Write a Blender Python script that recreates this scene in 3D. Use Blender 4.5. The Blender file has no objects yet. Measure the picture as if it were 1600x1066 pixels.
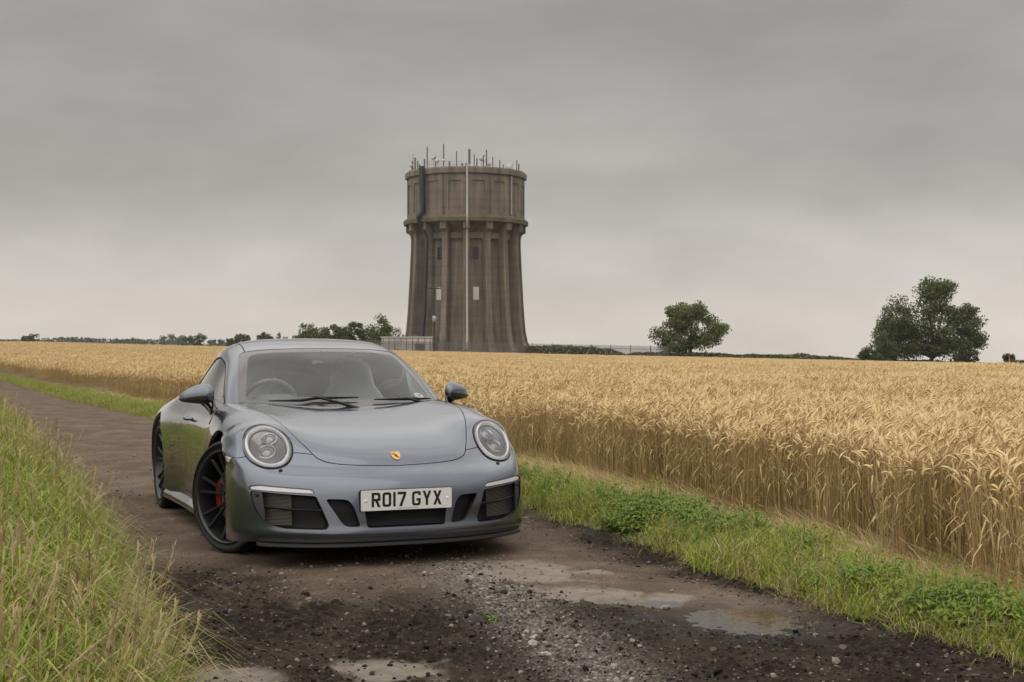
import bpy, bmesh, math, random
import numpy as np
from mathutils import Vector, Matrix

scene = bpy.context.scene
COL = scene.collection
R = math.radians

# ------------------------------------------------------------------ camera
CAM_H, FOCAL_PX, PITCH = 1.2075, 2116.0, 0.0063
cam_d = bpy.data.cameras.new('camera')
cam = bpy.data.objects.new('camera', cam_d)
COL.objects.link(cam)
cam_d.sensor_width = 36.0
cam_d.lens = 36.0 * FOCAL_PX / 1600.0
cam_d.clip_start, cam_d.clip_end = 0.1, 6000.0
cam.location = (0, 0, CAM_H)
cam.rotation_euler = (math.pi / 2 + PITCH, 0, 0)
scene.camera = cam

# ------------------------------------------------------------------ sky and sun
SUN_ELEV, SUN_AZ = R(42), R(215)          # azimuth measured clockwise from +Y: behind the camera, a little to one side
world = bpy.data.worlds.new('World')
scene.world = world
world.use_nodes = True
def build_world():
    nt = world.node_tree; nt.nodes.clear()
    N = nt.nodes.new; L = nt.links.new
    out = N('ShaderNodeOutputWorld'); bg = N('ShaderNodeBackground')
    tc = N('ShaderNodeTexCoord')
    sep = N('ShaderNodeSeparateXYZ'); L(tc.outputs['Generated'], sep.inputs[0])
    # elevation ramp of the cloud deck: pale and warm at the horizon, greyer above, even overhead
    ramp = N('ShaderNodeValToRGB'); ramp.color_ramp.interpolation = 'EASE'
    el = ramp.color_ramp.elements
    el[0].position = 0.0;  el[0].color = (0.60, 0.55, 0.495, 1)
    el[1].position = 1.0;  el[1].color = (1.55, 1.52, 1.48, 1)
    for p, c in ((0.06, (0.515, 0.478, 0.438, 1)), (0.13, (0.36, 0.335, 0.31, 1)), (0.23, (0.30, 0.284, 0.266, 1)), (0.36, (0.66, 0.64, 0.62, 1)), (0.55, (1.15, 1.125, 1.09, 1))):
        e = el.new(p); e.color = c
    L(sep.outputs['Z'], ramp.inputs[0])
    # broad soft cloud structure, stretched along the horizon
    mp = N('ShaderNodeMapping'); mp.inputs['Scale'].default_value = (1.5, 1.5, 4.2)
    L(tc.outputs['Generated'], mp.inputs['Vector'])
    nz = N('ShaderNodeTexNoise'); nz.inputs['Scale'].default_value = 2.3
    nz.inputs['Detail'].default_value = 4.0; nz.inputs['Roughness'].default_value = 0.45
    nz.inputs['Distortion'].default_value = 0.35
    L(mp.outputs[0], nz.inputs['Vector'])
    mr = N('ShaderNodeMapRange'); mr.inputs['From Min'].default_value = 0.32; mr.inputs['From Max'].default_value = 0.70
    mr.inputs['To Min'].default_value = 0.86; mr.inputs['To Max'].default_value = 1.12
    L(nz.outputs['Fac'], mr.inputs['Value'])
    nf = N('ShaderNodeTexNoise'); nf.inputs['Scale'].default_value = 7.0; nf.inputs['Detail'].default_value = 5.0; nf.inputs['Roughness'].default_value = .55; L(mp.outputs[0], nf.inputs['Vector'])
    mf = N('ShaderNodeMapRange'); mf.inputs['From Min'].default_value = .3; mf.inputs['From Max'].default_value = .7; mf.inputs['To Min'].default_value = -.06; mf.inputs['To Max'].default_value = .06; L(nf.outputs['Fac'], mf.inputs['Value'])
    sm = N('ShaderNodeMath'); sm.operation = 'ADD'; L(mr.outputs[0], sm.inputs[0]); L(mf.outputs[0], sm.inputs[1])
    mul = N('ShaderNodeMix'); mul.data_type = 'RGBA'; mul.blend_type = 'MULTIPLY'; mul.inputs['Factor'].default_value = 1.0
    L(ramp.outputs[0], mul.inputs['A']); L(sm.outputs[0], mul.inputs['B'])
    sky = N('ShaderNodeTexSky'); sky.sky_type = 'NISHITA'; sky.sun_disc = False
    sky.sun_elevation = SUN_ELEV; sky.sun_rotation = SUN_AZ
    add = N('ShaderNodeMix'); add.data_type = 'RGBA'; add.blend_type = 'ADD'; add.inputs['Factor'].default_value = 0.006
    L(mul.outputs['Result'], add.inputs['A']); L(sky.outputs[0], add.inputs['B'])
    L(add.outputs['Result'], bg.inputs['Color']); bg.inputs['Strength'].default_value = 1.0
    L(bg.outputs[0], out.inputs['Surface'])
build_world()

sun_d = bpy.data.lights.new('sun', 'SUN')
sun = bpy.data.objects.new('sun', sun_d); COL.objects.link(sun)
sun_d.energy = 1.5; sun_d.angle = R(110); sun_d.color = (1.0, 0.95, 0.87)
sd = Vector((math.sin(SUN_AZ) * math.cos(SUN_ELEV), math.cos(SUN_AZ) * math.cos(SUN_ELEV), math.sin(SUN_ELEV)))
sun.rotation_euler = sd.to_track_quat('Z', 'Y').to_euler()

scene.view_settings.view_transform = 'Standard'
scene.view_settings.look = 'None'
scene.view_settings.gamma = 1.0
scene.view_settings.exposure = 0.12
scene.render.engine = 'CYCLES'
scene.cycles.use_denoising = True
scene.cycles.max_bounces = 8
scene.cycles.transparent_max_bounces = 12
scene.cycles.caustics_reflective = False
scene.cycles.caustics_refractive = False

# ------------------------------------------------------------------ materials
MATS = {}
def mat(name, color=(.5, .5, .5), rough=.5, metal=0.0, coat=0.0, coat_rough=.03, spec=.5, emit=None, sheen=0.0):
    if name in MATS: return MATS[name]
    m = bpy.data.materials.new(name); m.use_nodes = True
    b = m.node_tree.nodes['Principled BSDF']
    b.inputs['Base Color'].default_value = (*color, 1)
    b.inputs['Roughness'].default_value = rough
    b.inputs['Metallic'].default_value = metal
    b.inputs['Coat Weight'].default_value = coat
    b.inputs['Coat Roughness'].default_value = coat_rough
    b.inputs['Specular IOR Level'].default_value = spec
    if emit:
        b.inputs['Emission Color'].default_value = (*emit[0], 1); b.inputs['Emission Strength'].default_value = emit[1]
    MATS[name] = m
    return m
def nodes_of(m): return m.node_tree.nodes, m.node_tree.links, m.node_tree.nodes['Principled BSDF']
def noise_color(m, stops, scale=5.0, detail=4.0, coord='Object', rough=None, stretch=(1, 1, 1), bump=0.0, bump_scale=None, distortion=0.0):
    """colour ramp driven by noise, optional bump"""
    N, L, b = nodes_of(m)
    tc = N.new('ShaderNodeTexCoord'); mp = N.new('ShaderNodeMapping'); mp.inputs['Scale'].default_value = stretch
    L.new(tc.outputs[coord], mp.inputs['Vector'])
    nz = N.new('ShaderNodeTexNoise'); nz.inputs['Scale'].default_value = scale; nz.inputs['Detail'].default_value = detail
    nz.inputs['Distortion'].default_value = distortion
    L.new(mp.outputs[0], nz.inputs['Vector'])
    rp = N.new('ShaderNodeValToRGB')
    el = rp.color_ramp.elements
    el[0].position, el[0].color = stops[0][0], (*stops[0][1], 1)
    el[1].position, el[1].color = stops[-1][0], (*stops[-1][1], 1)
    for p, c in stops[1:-1]:
        e = el.new(p); e.color = (*c, 1)
    L.new(nz.outputs['Fac'], rp.inputs[0]); L.new(rp.outputs[0], b.inputs['Base Color'])
    if bump:
        n2 = N.new('ShaderNodeTexNoise'); n2.inputs['Scale'].default_value = bump_scale or scale * 4; n2.inputs['Detail'].default_value = 5
        L.new(mp.outputs[0], n2.inputs['Vector'])
        bp = N.new('ShaderNodeBump'); bp.inputs['Strength'].default_value = bump; bp.inputs['Distance'].default_value = 0.02
        L.new(n2.outputs['Fac'], bp.inputs['Height']); L.new(bp.outputs[0], b.inputs['Normal'])
    return m

# ------------------------------------------------------------------ object helpers
def props(o, label=None, cat=None, group=None, kind=None):
    if label: o['label'] = label
    if cat: o['category'] = cat
    if group: o['group'] = group
    if kind: o['kind'] = kind
    return o
def empty(name, loc=(0, 0, 0), rz=0.0):
    o = bpy.data.objects.new(name, None); COL.objects.link(o); o.location = loc; o.rotation_euler = (0, 0, rz)
    o.empty_display_size = .2
    return o
def link(name, me, m=None, parent=None, smooth=False):
    o = bpy.data.objects.new(name, me); COL.objects.link(o)
    if m is not None and not me.materials: me.materials.append(m)
    if parent is not None: o.parent = parent
    if smooth and len(me.polygons): me.polygons.foreach_set('use_smooth', np.ones(len(me.polygons), bool))
    return o
def pydata(name, V, F, m=None, parent=None, smooth=False):
    me = bpy.data.meshes.new(name)
    me.from_pydata([tuple(map(float, v)) for v in V], [], [tuple(map(int, f)) for f in F]); me.update()
    return link(name, me, m, parent, smooth)
class MB:
    """collects simple shapes into one mesh"""
    def __init__(s): s.V = []; s.F = []; s.S = []
    def add(s, V, F, sm=False):
        k = len(s.V); s.V += [tuple(map(float, v)) for v in V]; s.F += [tuple(int(i) + k for i in f) for f in F]; s.S += [sm] * len(F)
        return s
    def box(s, lo, hi, M=None):
        x0, y0, z0 = lo; x1, y1, z1 = hi
        V = [(x0, y0, z0), (x1, y0, z0), (x1, y1, z0), (x0, y1, z0), (x0, y0, z1), (x1, y0, z1), (x1, y1, z1), (x0, y1, z1)]
        if M is not None: V = [tuple(M @ Vector(v)) for v in V]
        return s.add(V, [(0, 3, 2, 1), (4, 5, 6, 7), (0, 1, 5, 4), (1, 2, 6, 5), (2, 3, 7, 6), (3, 0, 4, 7)])
    def tube(s, pts, rad, n=8, caps=True, sm=True):
        pts = [Vector(p) for p in pts]
        if not hasattr(rad, '__len__'): rad = [rad] * len(pts)
        V = []; F = []
        ref = None
        for i, p in enumerate(pts):
            t = (pts[min(i + 1, len(pts) - 1)] - pts[max(i - 1, 0)]).normalized()
            if ref is None: ref = Vector((0, 0, 1)) if abs(t.z) < .9 else Vector((1, 0, 0))
            a = (ref - t * ref.dot(t)).normalized(); ref = a; b = t.cross(a)
            for k in range(n):
                q = 2 * math.pi * k / n
                V.append(p + (a * math.cos(q) + b * math.sin(q)) * rad[i])
        for i in range(len(pts) - 1):
            for k in range(n):
                F.append((i * n + k, i * n + (k + 1) % n, (i + 1) * n + (k + 1) % n, (i + 1) * n + k))
        s.add(V, F, sm)
        if caps:
            s.add(V[:n], [tuple(reversed(range(n)))]); s.add(V[-n:], [tuple(range(n))])
        return s
    def lathe(s, prof, n=32, axis='Z', sm=True, M=None, closed=False):
        V = []; F = []
        for r_, h_ in prof:
            for k in range(n):
                q = 2 * math.pi * k / n
                c, d = r_ * math.cos(q), r_ * math.sin(q)
                v = {'Z': (c, d, h_), 'Y': (c, h_, d), 'X': (h_, c, d)}[axis]
                V.append(tuple(M @ Vector(v)) if M is not None else v)
        m_ = len(prof)
        for i in range(m_ - 1 + (1 if closed else 0)):
            for k in range(n):
                F.append((i * n + k, i * n + (k + 1) % n, ((i + 1) % m_) * n + (k + 1) % n, ((i + 1) % m_) * n + k))
        return s.add(V, F, sm)
    def prism(s, poly, d0, d1, fn):
        """poly: 2D outline; fn(a,b,d)->3D; closed solid between depths d0 and d1"""
        n = len(poly)
        V = [fn(a, b, d0) for a, b in poly] + [fn(a, b, d1) for a, b in poly]
        F = [tuple(range(n)), tuple(reversed(range(n, 2 * n)))] + [(k, n + k, n + (k + 1) % n, (k + 1) % n) for k in range(n)]
        return s.add(V, F)
    def build(s, name, m=None, parent=None, fix=True):
        me = bpy.data.meshes.new(name); me.from_pydata(s.V, [], s.F); me.update()
        me.polygons.foreach_set('use_smooth', np.array(s.S, bool))
        if fix:
            bm = bmesh.new(); bm.from_mesh(me); bmesh.ops.recalc_face_normals(bm, faces=bm.faces); bm.to_mesh(me); bm.free()
        return link(name, me, m, parent)
def copy_tree(o, parent=None):
    c = o.copy(); COL.objects.link(c)
    if parent is not None: c.parent = parent; c.matrix_parent_inverse = o.matrix_parent_inverse.copy()
    for ch in list(o.children): copy_tree(ch, c)
    return c
# ================================================================== THE CAR
# ---- numpy surface kit: interpolating spline grids, cutting panels out of them
def nat_spline(t, Y, ts):
    """natural cubic spline through Y (n,...) at t, sampled at ts"""
    n = len(t); h = np.diff(t); Y = np.asarray(Y, float); sh = Y.shape[1:]; Yf = Y.reshape(n, -1)
    A = np.zeros((n, n)); B = np.zeros((n, Yf.shape[1])); A[0, 0] = A[-1, -1] = 1
    for i in range(1, n - 1):
        A[i, i - 1] = h[i - 1]; A[i, i] = 2 * (h[i - 1] + h[i]); A[i, i + 1] = h[i]
        B[i] = 6 * ((Yf[i + 1] - Yf[i]) / h[i] - (Yf[i] - Yf[i - 1]) / h[i - 1])
    M = np.linalg.solve(A, B)
    k = np.clip(np.searchsorted(t, ts, 'right') - 1, 0, n - 2)
    a = (t[k + 1] - ts)[:, None]; b = (ts - t[k])[:, None]; hk = h[k][:, None]
    out = (M[k] * a ** 3 + M[k + 1] * b ** 3) / (6 * hk) + (Yf[k] / hk - M[k] * hk / 6) * a + (Yf[k + 1] / hk - M[k + 1] * hk / 6) * b
    return out.reshape((len(ts),) + sh)
def resample(P, per, sub=None):
    """P (n,m,3): spline along axis 0 with chord parameter; returns dense points and the index parameter of every sample"""
    n = len(P)
    d = np.linalg.norm(np.diff(P, axis=0), axis=2).mean(1) ** 0.75
    t = np.concatenate([[0], np.cumsum(d)])
    idx = np.concatenate([np.linspace(i, i + 1, per, endpoint=False) for i in range(n - 1)] + [[n - 1]])
    ts = np.interp(idx, np.arange(n), t)
    return nat_spline(t, P, ts), idx
class Surf:
    def __init__(s, V, N, uv, F): s.V, s.N, s.uv, s.F = V, N, uv, F
def grid_surface(rows, per_u, per_v, smooth=2):
    """rows (R,C,3) for the half y>=0, column 0 on the centre line; returns the full mirrored surface. uv = (signed column, row)"""
    P = np.array(rows, float)
    Mx = P[:, :0:-1].copy(); Mx[..., 1] *= -1
    full = np.concatenate([Mx, P], 1)
    C = P.shape[1]
    G, vi = resample(full, per_v)
    G2, ui = resample(np.swapaxes(G, 0, 1), per_u)
    G = np.swapaxes(G2, 0, 1); ui = ui - (C - 1)
    for _ in range(smooth):
        Q = G.copy()
        Q[1:-1] = .5 * G[1:-1] + .25 * (G[:-2] + G[2:]); G2 = Q.copy()
        G2[:, 1:-1] = .5 * Q[:, 1:-1] + .25 * (Q[:, :-2] + Q[:, 2:]); G = G2
    du = np.gradient(G, axis=1); dv = np.gradient(G, axis=0)
    N = np.cross(du, dv); N /= np.linalg.norm(N, axis=2, keepdims=True) + 1e-12
    nr, nc = G.shape[:2]
    uu, vv = np.meshgrid(ui, vi)
    I = np.arange(nr * nc).reshape(nr, nc)
    F = np.stack([I[:-1, :-1], I[:-1, 1:], I[1:, 1:], I[1:, :-1]], -1).reshape(-1, 4)
    return Surf(G.reshape(-1, 3), N.reshape(-1, 3), np.stack([uu, vv], -1).reshape(-1, 2), [tuple(f) for f in F])
def cut(S, f, gap=0.0):
    """split a surface by the scalar field f (per vertex). returns (inside f<-gap, outside f>gap)"""
    return keep(S, f + gap), keep(S, -(f - gap))
def keep(S, f):
    """part of the surface where f<0, clipped along f=0"""
    f = np.asarray(f, float); f = np.where(np.abs(f) < 1e-9, 1e-9, f)
    V = [S.V]; Nn = [S.N]; U = [S.uv]; extra = {}; nV = len(S.V); newF = []
    eV, eN, eU = [], [], []
    def mid(a, b):
        k = (a, b) if a < b else (b, a)
        if k not in extra:
            t = f[a] / (f[a] - f[b])
            eV.append(S.V[a] + t * (S.V[b] - S.V[a])); n = S.N[a] + t * (S.N[b] - S.N[a]); eN.append(n / (np.linalg.norm(n) + 1e-12))
            eU.append(S.uv[a] + t * (S.uv[b] - S.uv[a])); extra[k] = nV + len(eV) - 1
        return extra[k]
    neg = f < 0
    for F in S.F:
        s = [neg[i] for i in F]
        if all(s): newF.append(F)
        elif any(s):
            out = []
            for k in range(len(F)):
                a, b = F[k], F[(k + 1) % len(F)]
                if neg[a]: out.append(a)
                if neg[a] != neg[b]: out.append(mid(a, b))
            if len(out) >= 3: newF.append(tuple(out))
    Va = np.concatenate([S.V, np.array(eV).reshape(-1, 3)]); Na = np.concatenate([S.N, np.array(eN).reshape(-1, 3)]); Ua = np.concatenate([S.uv, np.array(eU).reshape(-1, 2)])
    used = np.zeros(len(Va), bool)
    for F in newF: used[list(F)] = True
    mp = np.cumsum(used) - 1
    return Surf(Va[used], Na[used], Ua[used], [tuple(mp[list(F)]) for F in newF])
def boundary(S):
    cnt = {}
    for F in S.F:
        for k in range(len(F)):
            a, b = F[k], F[(k + 1) % len(F)]
            cnt[(a, b)] = cnt.get((a, b), 0) + 1
    return [(a, b) for (a, b) in cnt if (b, a) not in cnt]
def surf_obj(name, S, m, parent, rim=0.0, rim_dir=None, rim_filter=None, offset=0.0, thick=0.0):
    """mesh object with the exact surface normals. rim: depth of the turned-in edge"""
    V = S.V + S.N * offset; Nn = S.N; F = [tuple(int(i) for i in f) for f in S.F]
    nl = [Nn[list(f)] for f in F]
    Vs = [V]; k = len(V)
    if rim or thick:
        dep = rim or thick
        be = boundary(S)
        if rim_filter is not None: be = [e for e in be if rim_filter(S, e)]
        ids = sorted({i for e in be for i in e}); mp = {i: k + j for j, i in enumerate(ids)}
        d = -Nn[ids] if rim_dir is None else np.tile(np.array(rim_dir, float), (len(ids), 1))
        Vs.append(V[ids] + d * dep)
        for a, b in be:
            F.append((b, a, mp[a], mp[b]))
            t = V[b] - V[a]; q = np.cross(t, d[mp[a] - k]); q = -q / (np.linalg.norm(q) + 1e-12)
            nl.append(np.tile(q, (4, 1)))
    VV = np.concatenate(Vs)
    me = bpy.data.meshes.new(name); me.from_pydata([tuple(v) for v in VV.tolist()], [], F); me.update()
    me.polygons.foreach_set('use_smooth', np.ones(len(me.polygons), bool))
    if len(me.loops) == sum(len(x) for x in nl):
        me.normals_split_custom_set([tuple(x) for x in np.concatenate(nl).tolist()])
    return link(name, me, m, parent)
def sdf_poly(P, poly):
    """signed distance of points (n,2) to a closed polygon, negative inside"""
    P = np.asarray(P, float); poly = np.asarray(poly, float)
    d = np.full(len(P), 1e9); ins = np.zeros(len(P), bool)
    for i in range(len(poly)):
        a = poly[i]; b = poly[(i + 1) % len(poly)]; e = b - a
        w = P - a; t = np.clip((w @ e) / (e @ e + 1e-15), 0, 1)
        d = np.minimum(d, np.linalg.norm(w - t[:, None] * e, axis=1))
        c = ((a[1] <= P[:, 1]) != (b[1] <= P[:, 1]))
        xi = a[0] + (P[:, 1] - a[1]) / (b[1] - a[1] + 1e-15) * (b[0] - a[0])
        ins ^= c & (P[:, 0] < xi)
    return np.where(ins, -d, d)
def round_poly(pts, r=.02, n=5):
    """round the corners of a polygon; a point may carry its own radius as a third value"""
    out = []; m_ = len(pts)
    for i in range(m_):
        p = np.array(pts[i][:2], float); a = np.array(pts[i - 1][:2], float); b = np.array(pts[(i + 1) % m_][:2], float)
        rr = pts[i][2] if len(pts[i]) > 2 else r
        da, db = a - p, b - p; la, lb = np.linalg.norm(da), np.linalg.norm(db)
        k = min(rr, .45 * la, .45 * lb)
        p0, p1 = p + da / la * k, p + db / lb * k
        for t in np.linspace(0, 1, n): out.append(tuple((1 - t) ** 2 * p0 + 2 * t * (1 - t) * p + t * t * p1))
    return out
def crom(pts, n=8, closed=False):
    P = [np.array(p, float) for p in pts]; out = []
    m_ = len(P); segs = m_ if closed else m_ - 1
    for i in range(segs):
        p0 = P[i - 1] if (closed or i > 0) else 2 * P[0] - P[1]
        p1 = P[i]; p2 = P[(i + 1) % m_]
        p3 = P[(i + 2) % m_] if (closed or i + 2 < m_) else 2 * P[-1] - P[-2]
        for t in np.linspace(0, 1, n, endpoint=False):
            out.append(.5 * ((2 * p1) + (-p0 + p2) * t + (2 * p0 - 5 * p1 + 4 * p2 - p3) * t * t + (-p0 + 3 * p1 - 3 * p2 + p3) * t ** 3))
    if not closed: out.append(P[-1])
    return [tuple(p) for p in out]

# ---- body control net (metres, x forward from the front axle, y to the car's left, z up); columns run from the centre line outwards
PLAN = [(0, 0), (.006, .18), (.028, .36), (.078, .52), (.137, .63), (.207, .725), (.287, .797), (.37, .840), (.45, .863), (.53, .873), (.61, .875), (.69, .875)]
def bumper_row(nose, zc, zs, w=1.0, sx=1.0):
    r_ = []
    for i, (dx, y) in enumerate(PLAN):
        k = max(0.0, (i - 3) / 8.0); k = k * k * (3 - 2 * k)
        r_.append((nose - dx * sx, y * w, zc + (zs - zc) * k))
    return r_
def deck_row(x, side, zdeck=None, bow=0.0):
    """side: points c5..c11 (y,z); c0..c4 fill the deck under the cabin"""
    y5, z5 = side[0]; zd = z5 + .012 if zdeck is None else zdeck
    r_ = []
    for k in (0, .25, .5, .7, .86):
        r_.append((x + bow * (1 - k * k), y5 * k, zd + (z5 - zd) * k * k))
    return r_ + [(x, y, z) for y, z in side]
BODY = [
    bumper_row(.992, .170, .128, .985),
    bumper_row(1.006, .205, .190, .995),
    bumper_row(.996, .248, .250, .998),
    bumper_row(.986, .32, .335),
    bumper_row(.972, .40, .425),
    bumper_row(.952, .462, .497, .997),
    bumper_row(.908, .513, .560, .99, .96),
    [(.840, 0, .556), (.833, .18, .556), (.800, .36, .557), (.738, .51, .561), (.682, .61, .567), (.628, .715, .573), (.558, .793, .583), (.478, .841, .597), (.393, .866, .610), (.315, .878, .617), (.25, .881, .61), (.2, .885, .58)],
    [(.785, 0, .607), (.777, .18, .607), (.742, .35, .611), (.672, .49, .622), (.608, .585, .641), (.551, .688, .659), (.484, .774, .664), (.412, .830, .660), (.340, .860, .652), (.27, .877, .64), (.2, .882, .61), (.15, .887, .55)],
    [(.68, 0, .662), (.67, .18, .662), (.64, .34, .668), (.578, .475, .686), (.515, .57, .718), (.458, .668, .747), (.400, .764, .751), (.336, .825, .736), (.266, .861, .706), (.197, .878, .668), (.13, .884, .61), (.1, .889, .5)],
    [(.48, 0, .726), (.475, .18, .727), (.45, .33, .733), (.41, .46, .750), (.36, .56, .783), (.31, .65, .803), (.255, .73, .797), (.2, .792, .772), (.15, .838, .73), (.1, .871, .67), (.06, .887, .58), (.04, .892, .45)],
    [(.22, 0, .785), (.22, .18, .786), (.20, .33, .791), (.18, .46, .804), (.15, .56, .825), (.12, .65, .838), (.085, .732, .828), (.05, .797, .795), (.02, .844, .742), (0, .876, .67), (-.02, .891, .56), (-.03, .894, .4)],
    [(-.05, 0, .828), (-.05, .18, .829), (-.06, .33, .833), (-.07, .46, .842), (-.08, .56, .853), (-.09, .65, .858), (-.1, .732, .845), (-.115, .798, .808), (-.13, .842, .75), (-.145, .871, .67), (-.16, .884, .55), (-.17, .886, .35)],
    [(-.27, 0, .858), (-.27, .18, .859), (-.28, .33, .863), (-.29, .46, .869), (-.305, .56, .873), (-.32, .655, .871), (-.325, .735, .853), (-.33, .797, .814), (-.335, .837, .755), (-.34, .861, .67), (-.345, .87, .53), (-.35, .869, .25)],
    deck_row(-.52, [(.668, .874), (.742, .851), (.797, .810), (.830, .750), (.850, .66), (.855, .5), (.848, .2)], .885),
    deck_row(-.87, [(.70, .872), (.755, .847), (.800, .805), (.829, .745), (.846, .65), (.847, .48), (.838, .18)]),
    deck_row(-1.3, [(.705, .884), (.760, .857), (.803, .810), (.832, .745), (.848, .65), (.847, .48), (.838, .18)]),
    deck_row(-1.7, [(.69, .90), (.76, .871), (.815, .822), (.852, .755), (.872, .655), (.870, .48), (.858, .18)]),
    deck_row(-2.05, [(.66, .90), (.752, .875), (.825, .827), (.872, .757), (.898, .66), (.903, .5), (.892, .19)]),
    deck_row(-2.45, [(.63, .872), (.735, .850), (.815, .802), (.872, .737), (.906, .65), (.918, .5), (.912, .22)]),
    deck_row(-2.8, [(.59, .828), (.70, .815), (.79, .776), (.850, .72), (.885, .635), (.896, .5), (.89, .22)]),
    deck_row(-3.12, [(.55, .785), (.66, .772), (.75, .74), (.812, .69), (.85, .62), (.86, .5), (.85, .24)]),
    deck_row(-3.36, [(.5, .735), (.6, .727), (.69, .705), (.755, .665), (.79, .60), (.80, .5), (.79, .26)], .74),
    deck_row(-3.50, [(.46, .63), (.55, .625), (.63, .61), (.69, .585), (.73, .54), (.745, .47), (.735, .28)], .635),
    deck_row(-3.545, [(.45, .48), (.54, .475), (.62, .47), (.68, .455), (.72, .43), (.735, .39), (.725, .26)], .485),
    deck_row(-3.50, [(.45, .27), (.54, .27), (.62, .27), (.68, .26), (.715, .255), (.725, .25), (.715, .235)], .27),
]
CABIN = [
    [(-.215, 0, .845), (-.23, .25, .845), (-.29, .47, .845), (-.400, .650, .844), (-.478, .715, .842), (-.51, .731, .832), (-.53, .737, .817), (-.54, .741, .79)],
    [(-.45, 0, .980), (-.465, .238, .979), (-.515, .448, .973), (-.598, .622, .966), (-.658, .686, .951), (-.688, .704, .926), (-.71, .713, .875), (-.73, .725, .80)],
    [(-.70, 0, 1.112), (-.713, .225, 1.110), (-.755, .422, 1.104), (-.818, .582, 1.088), (-.868, .640, 1.061), (-.892, .658, 1.03), (-.91, .688, .938), (-.93, .719, .80)],
    [(-.965, 0, 1.226), (-.975, .215, 1.223), (-1.005, .405, 1.214), (-1.055, .543, 1.188), (-1.09, .597, 1.155), (-1.105, .616, 1.119), (-1.12, .666, .978), (-1.13, .715, .80)],
    [(-1.33, 0, 1.284), (-1.33, .21, 1.280), (-1.34, .395, 1.268), (-1.35, .532, 1.234), (-1.36, .587, 1.195), (-1.365, .608, 1.154), (-1.37, .665, 1.0), (-1.37, .716, .80)],
    [(-1.75, 0, 1.270), (-1.75, .21, 1.266), (-1.75, .385, 1.247), (-1.75, .508, 1.207), (-1.75, .561, 1.166), (-1.75, .587, 1.126), (-1.75, .655, .99), (-1.75, .712, .80)],
    [(-2.15, 0, 1.195), (-2.15, .20, 1.190), (-2.15, .36, 1.168), (-2.15, .478, 1.125), (-2.15, .531, 1.085), (-2.15, .565, 1.045), (-2.15, .630, .95), (-2.15, .69, .80)],
    [(-2.55, 0, 1.075), (-2.55, .19, 1.070), (-2.55, .34, 1.049), (-2.55, .45, 1.010), (-2.55, .505, .975), (-2.55, .543, .944), (-2.55, .598, .89), (-2.55, .65, .79)],
    [(-3.0, 0, .905), (-3.0, .18, .900), (-3.0, .33, .885), (-3.0, .43, .860), (-3.0, .485, .835), (-3.0, .525, .812), (-3.0, .565, .78), (-3.0, .60, .72)],
    [(-3.32, 0, .75), (-3.32, .17, .748), (-3.32, .31, .737), (-3.32, .41, .72), (-3.32, .46, .705), (-3.32, .50, .69), (-3.32, .54, .67), (-3.32, .57, .63)],
]
CAR_X, CAR_Y, CAR_YAW = -.948, 8.364, .3832
# ---- car materials
def paint_material():
    m = mat('car_paint', (.10, .11, .13), .20, .8, 1.0, .01)
    N, L, b = nodes_of(m)
    tc = N.new('ShaderNodeTexCoord')
    nz = N.new('ShaderNodeTexNoise'); nz.inputs['Scale'].default_value = 900; nz.inputs['Detail'].default_value = 1
    L.new(tc.outputs['Object'], nz.inputs['Vector'])
    mx = N.new('ShaderNodeMix'); mx.data_type = 'RGBA'
    mx.inputs['A'].default_value = (.066, .076, .094, 1); mx.inputs['B'].default_value = (.114, .127, .152, 1)
    L.new(nz.outputs['Fac'], mx.inputs['Factor']); L.new(mx.outputs['Result'], b.inputs['Base Color'])
    sp = N.new('ShaderNodeSeparateXYZ'); L.new(tc.outputs['Object'], sp.inputs[0])
    mr = N.new('ShaderNodeMapRange'); mr.inputs['From Min'].default_value = .48; mr.inputs['From Max'].default_value = .14; L.new(sp.outputs['Z'], mr.inputs['Value'])
    n2 = N.new('ShaderNodeTexNoise'); n2.inputs['Scale'].default_value = 9; n2.inputs['Detail'].default_value = 8; n2.inputs['Roughness'].default_value = .7; L.new(tc.outputs['Object'], n2.inputs['Vector'])
    r2 = N.new('ShaderNodeMapRange'); r2.inputs['From Min'].default_value = .42; r2.inputs['From Max'].default_value = .75; L.new(n2.outputs['Fac'], r2.inputs['Value'])
    ml = N.new('ShaderNodeMath'); ml.operation = 'MULTIPLY'; L.new(mr.outputs[0], ml.inputs[0]); L.new(r2.outputs[0], ml.inputs[1])
    m3 = N.new('ShaderNodeMath'); m3.operation = 'MULTIPLY'; m3.inputs[1].default_value = .55; L.new(ml.outputs[0], m3.inputs[0])
    mx2 = N.new('ShaderNodeMix'); mx2.data_type = 'RGBA'; mx2.inputs['B'].default_value = (.10, .08, .06, 1); L.new(m3.outputs[0], mx2.inputs['Factor']); L.new(mx.outputs['Result'], mx2.inputs['A']); L.new(mx2.outputs['Result'], b.inputs['Base Color'])
    cr = N.new('ShaderNodeMapRange'); cr.inputs['To Min'].default_value = .012; cr.inputs['To Max'].default_value = .35; L.new(ml.outputs[0], cr.inputs['Value']); L.new(cr.outputs[0], b.inputs['Coat Roughness'])
    return m
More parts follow.
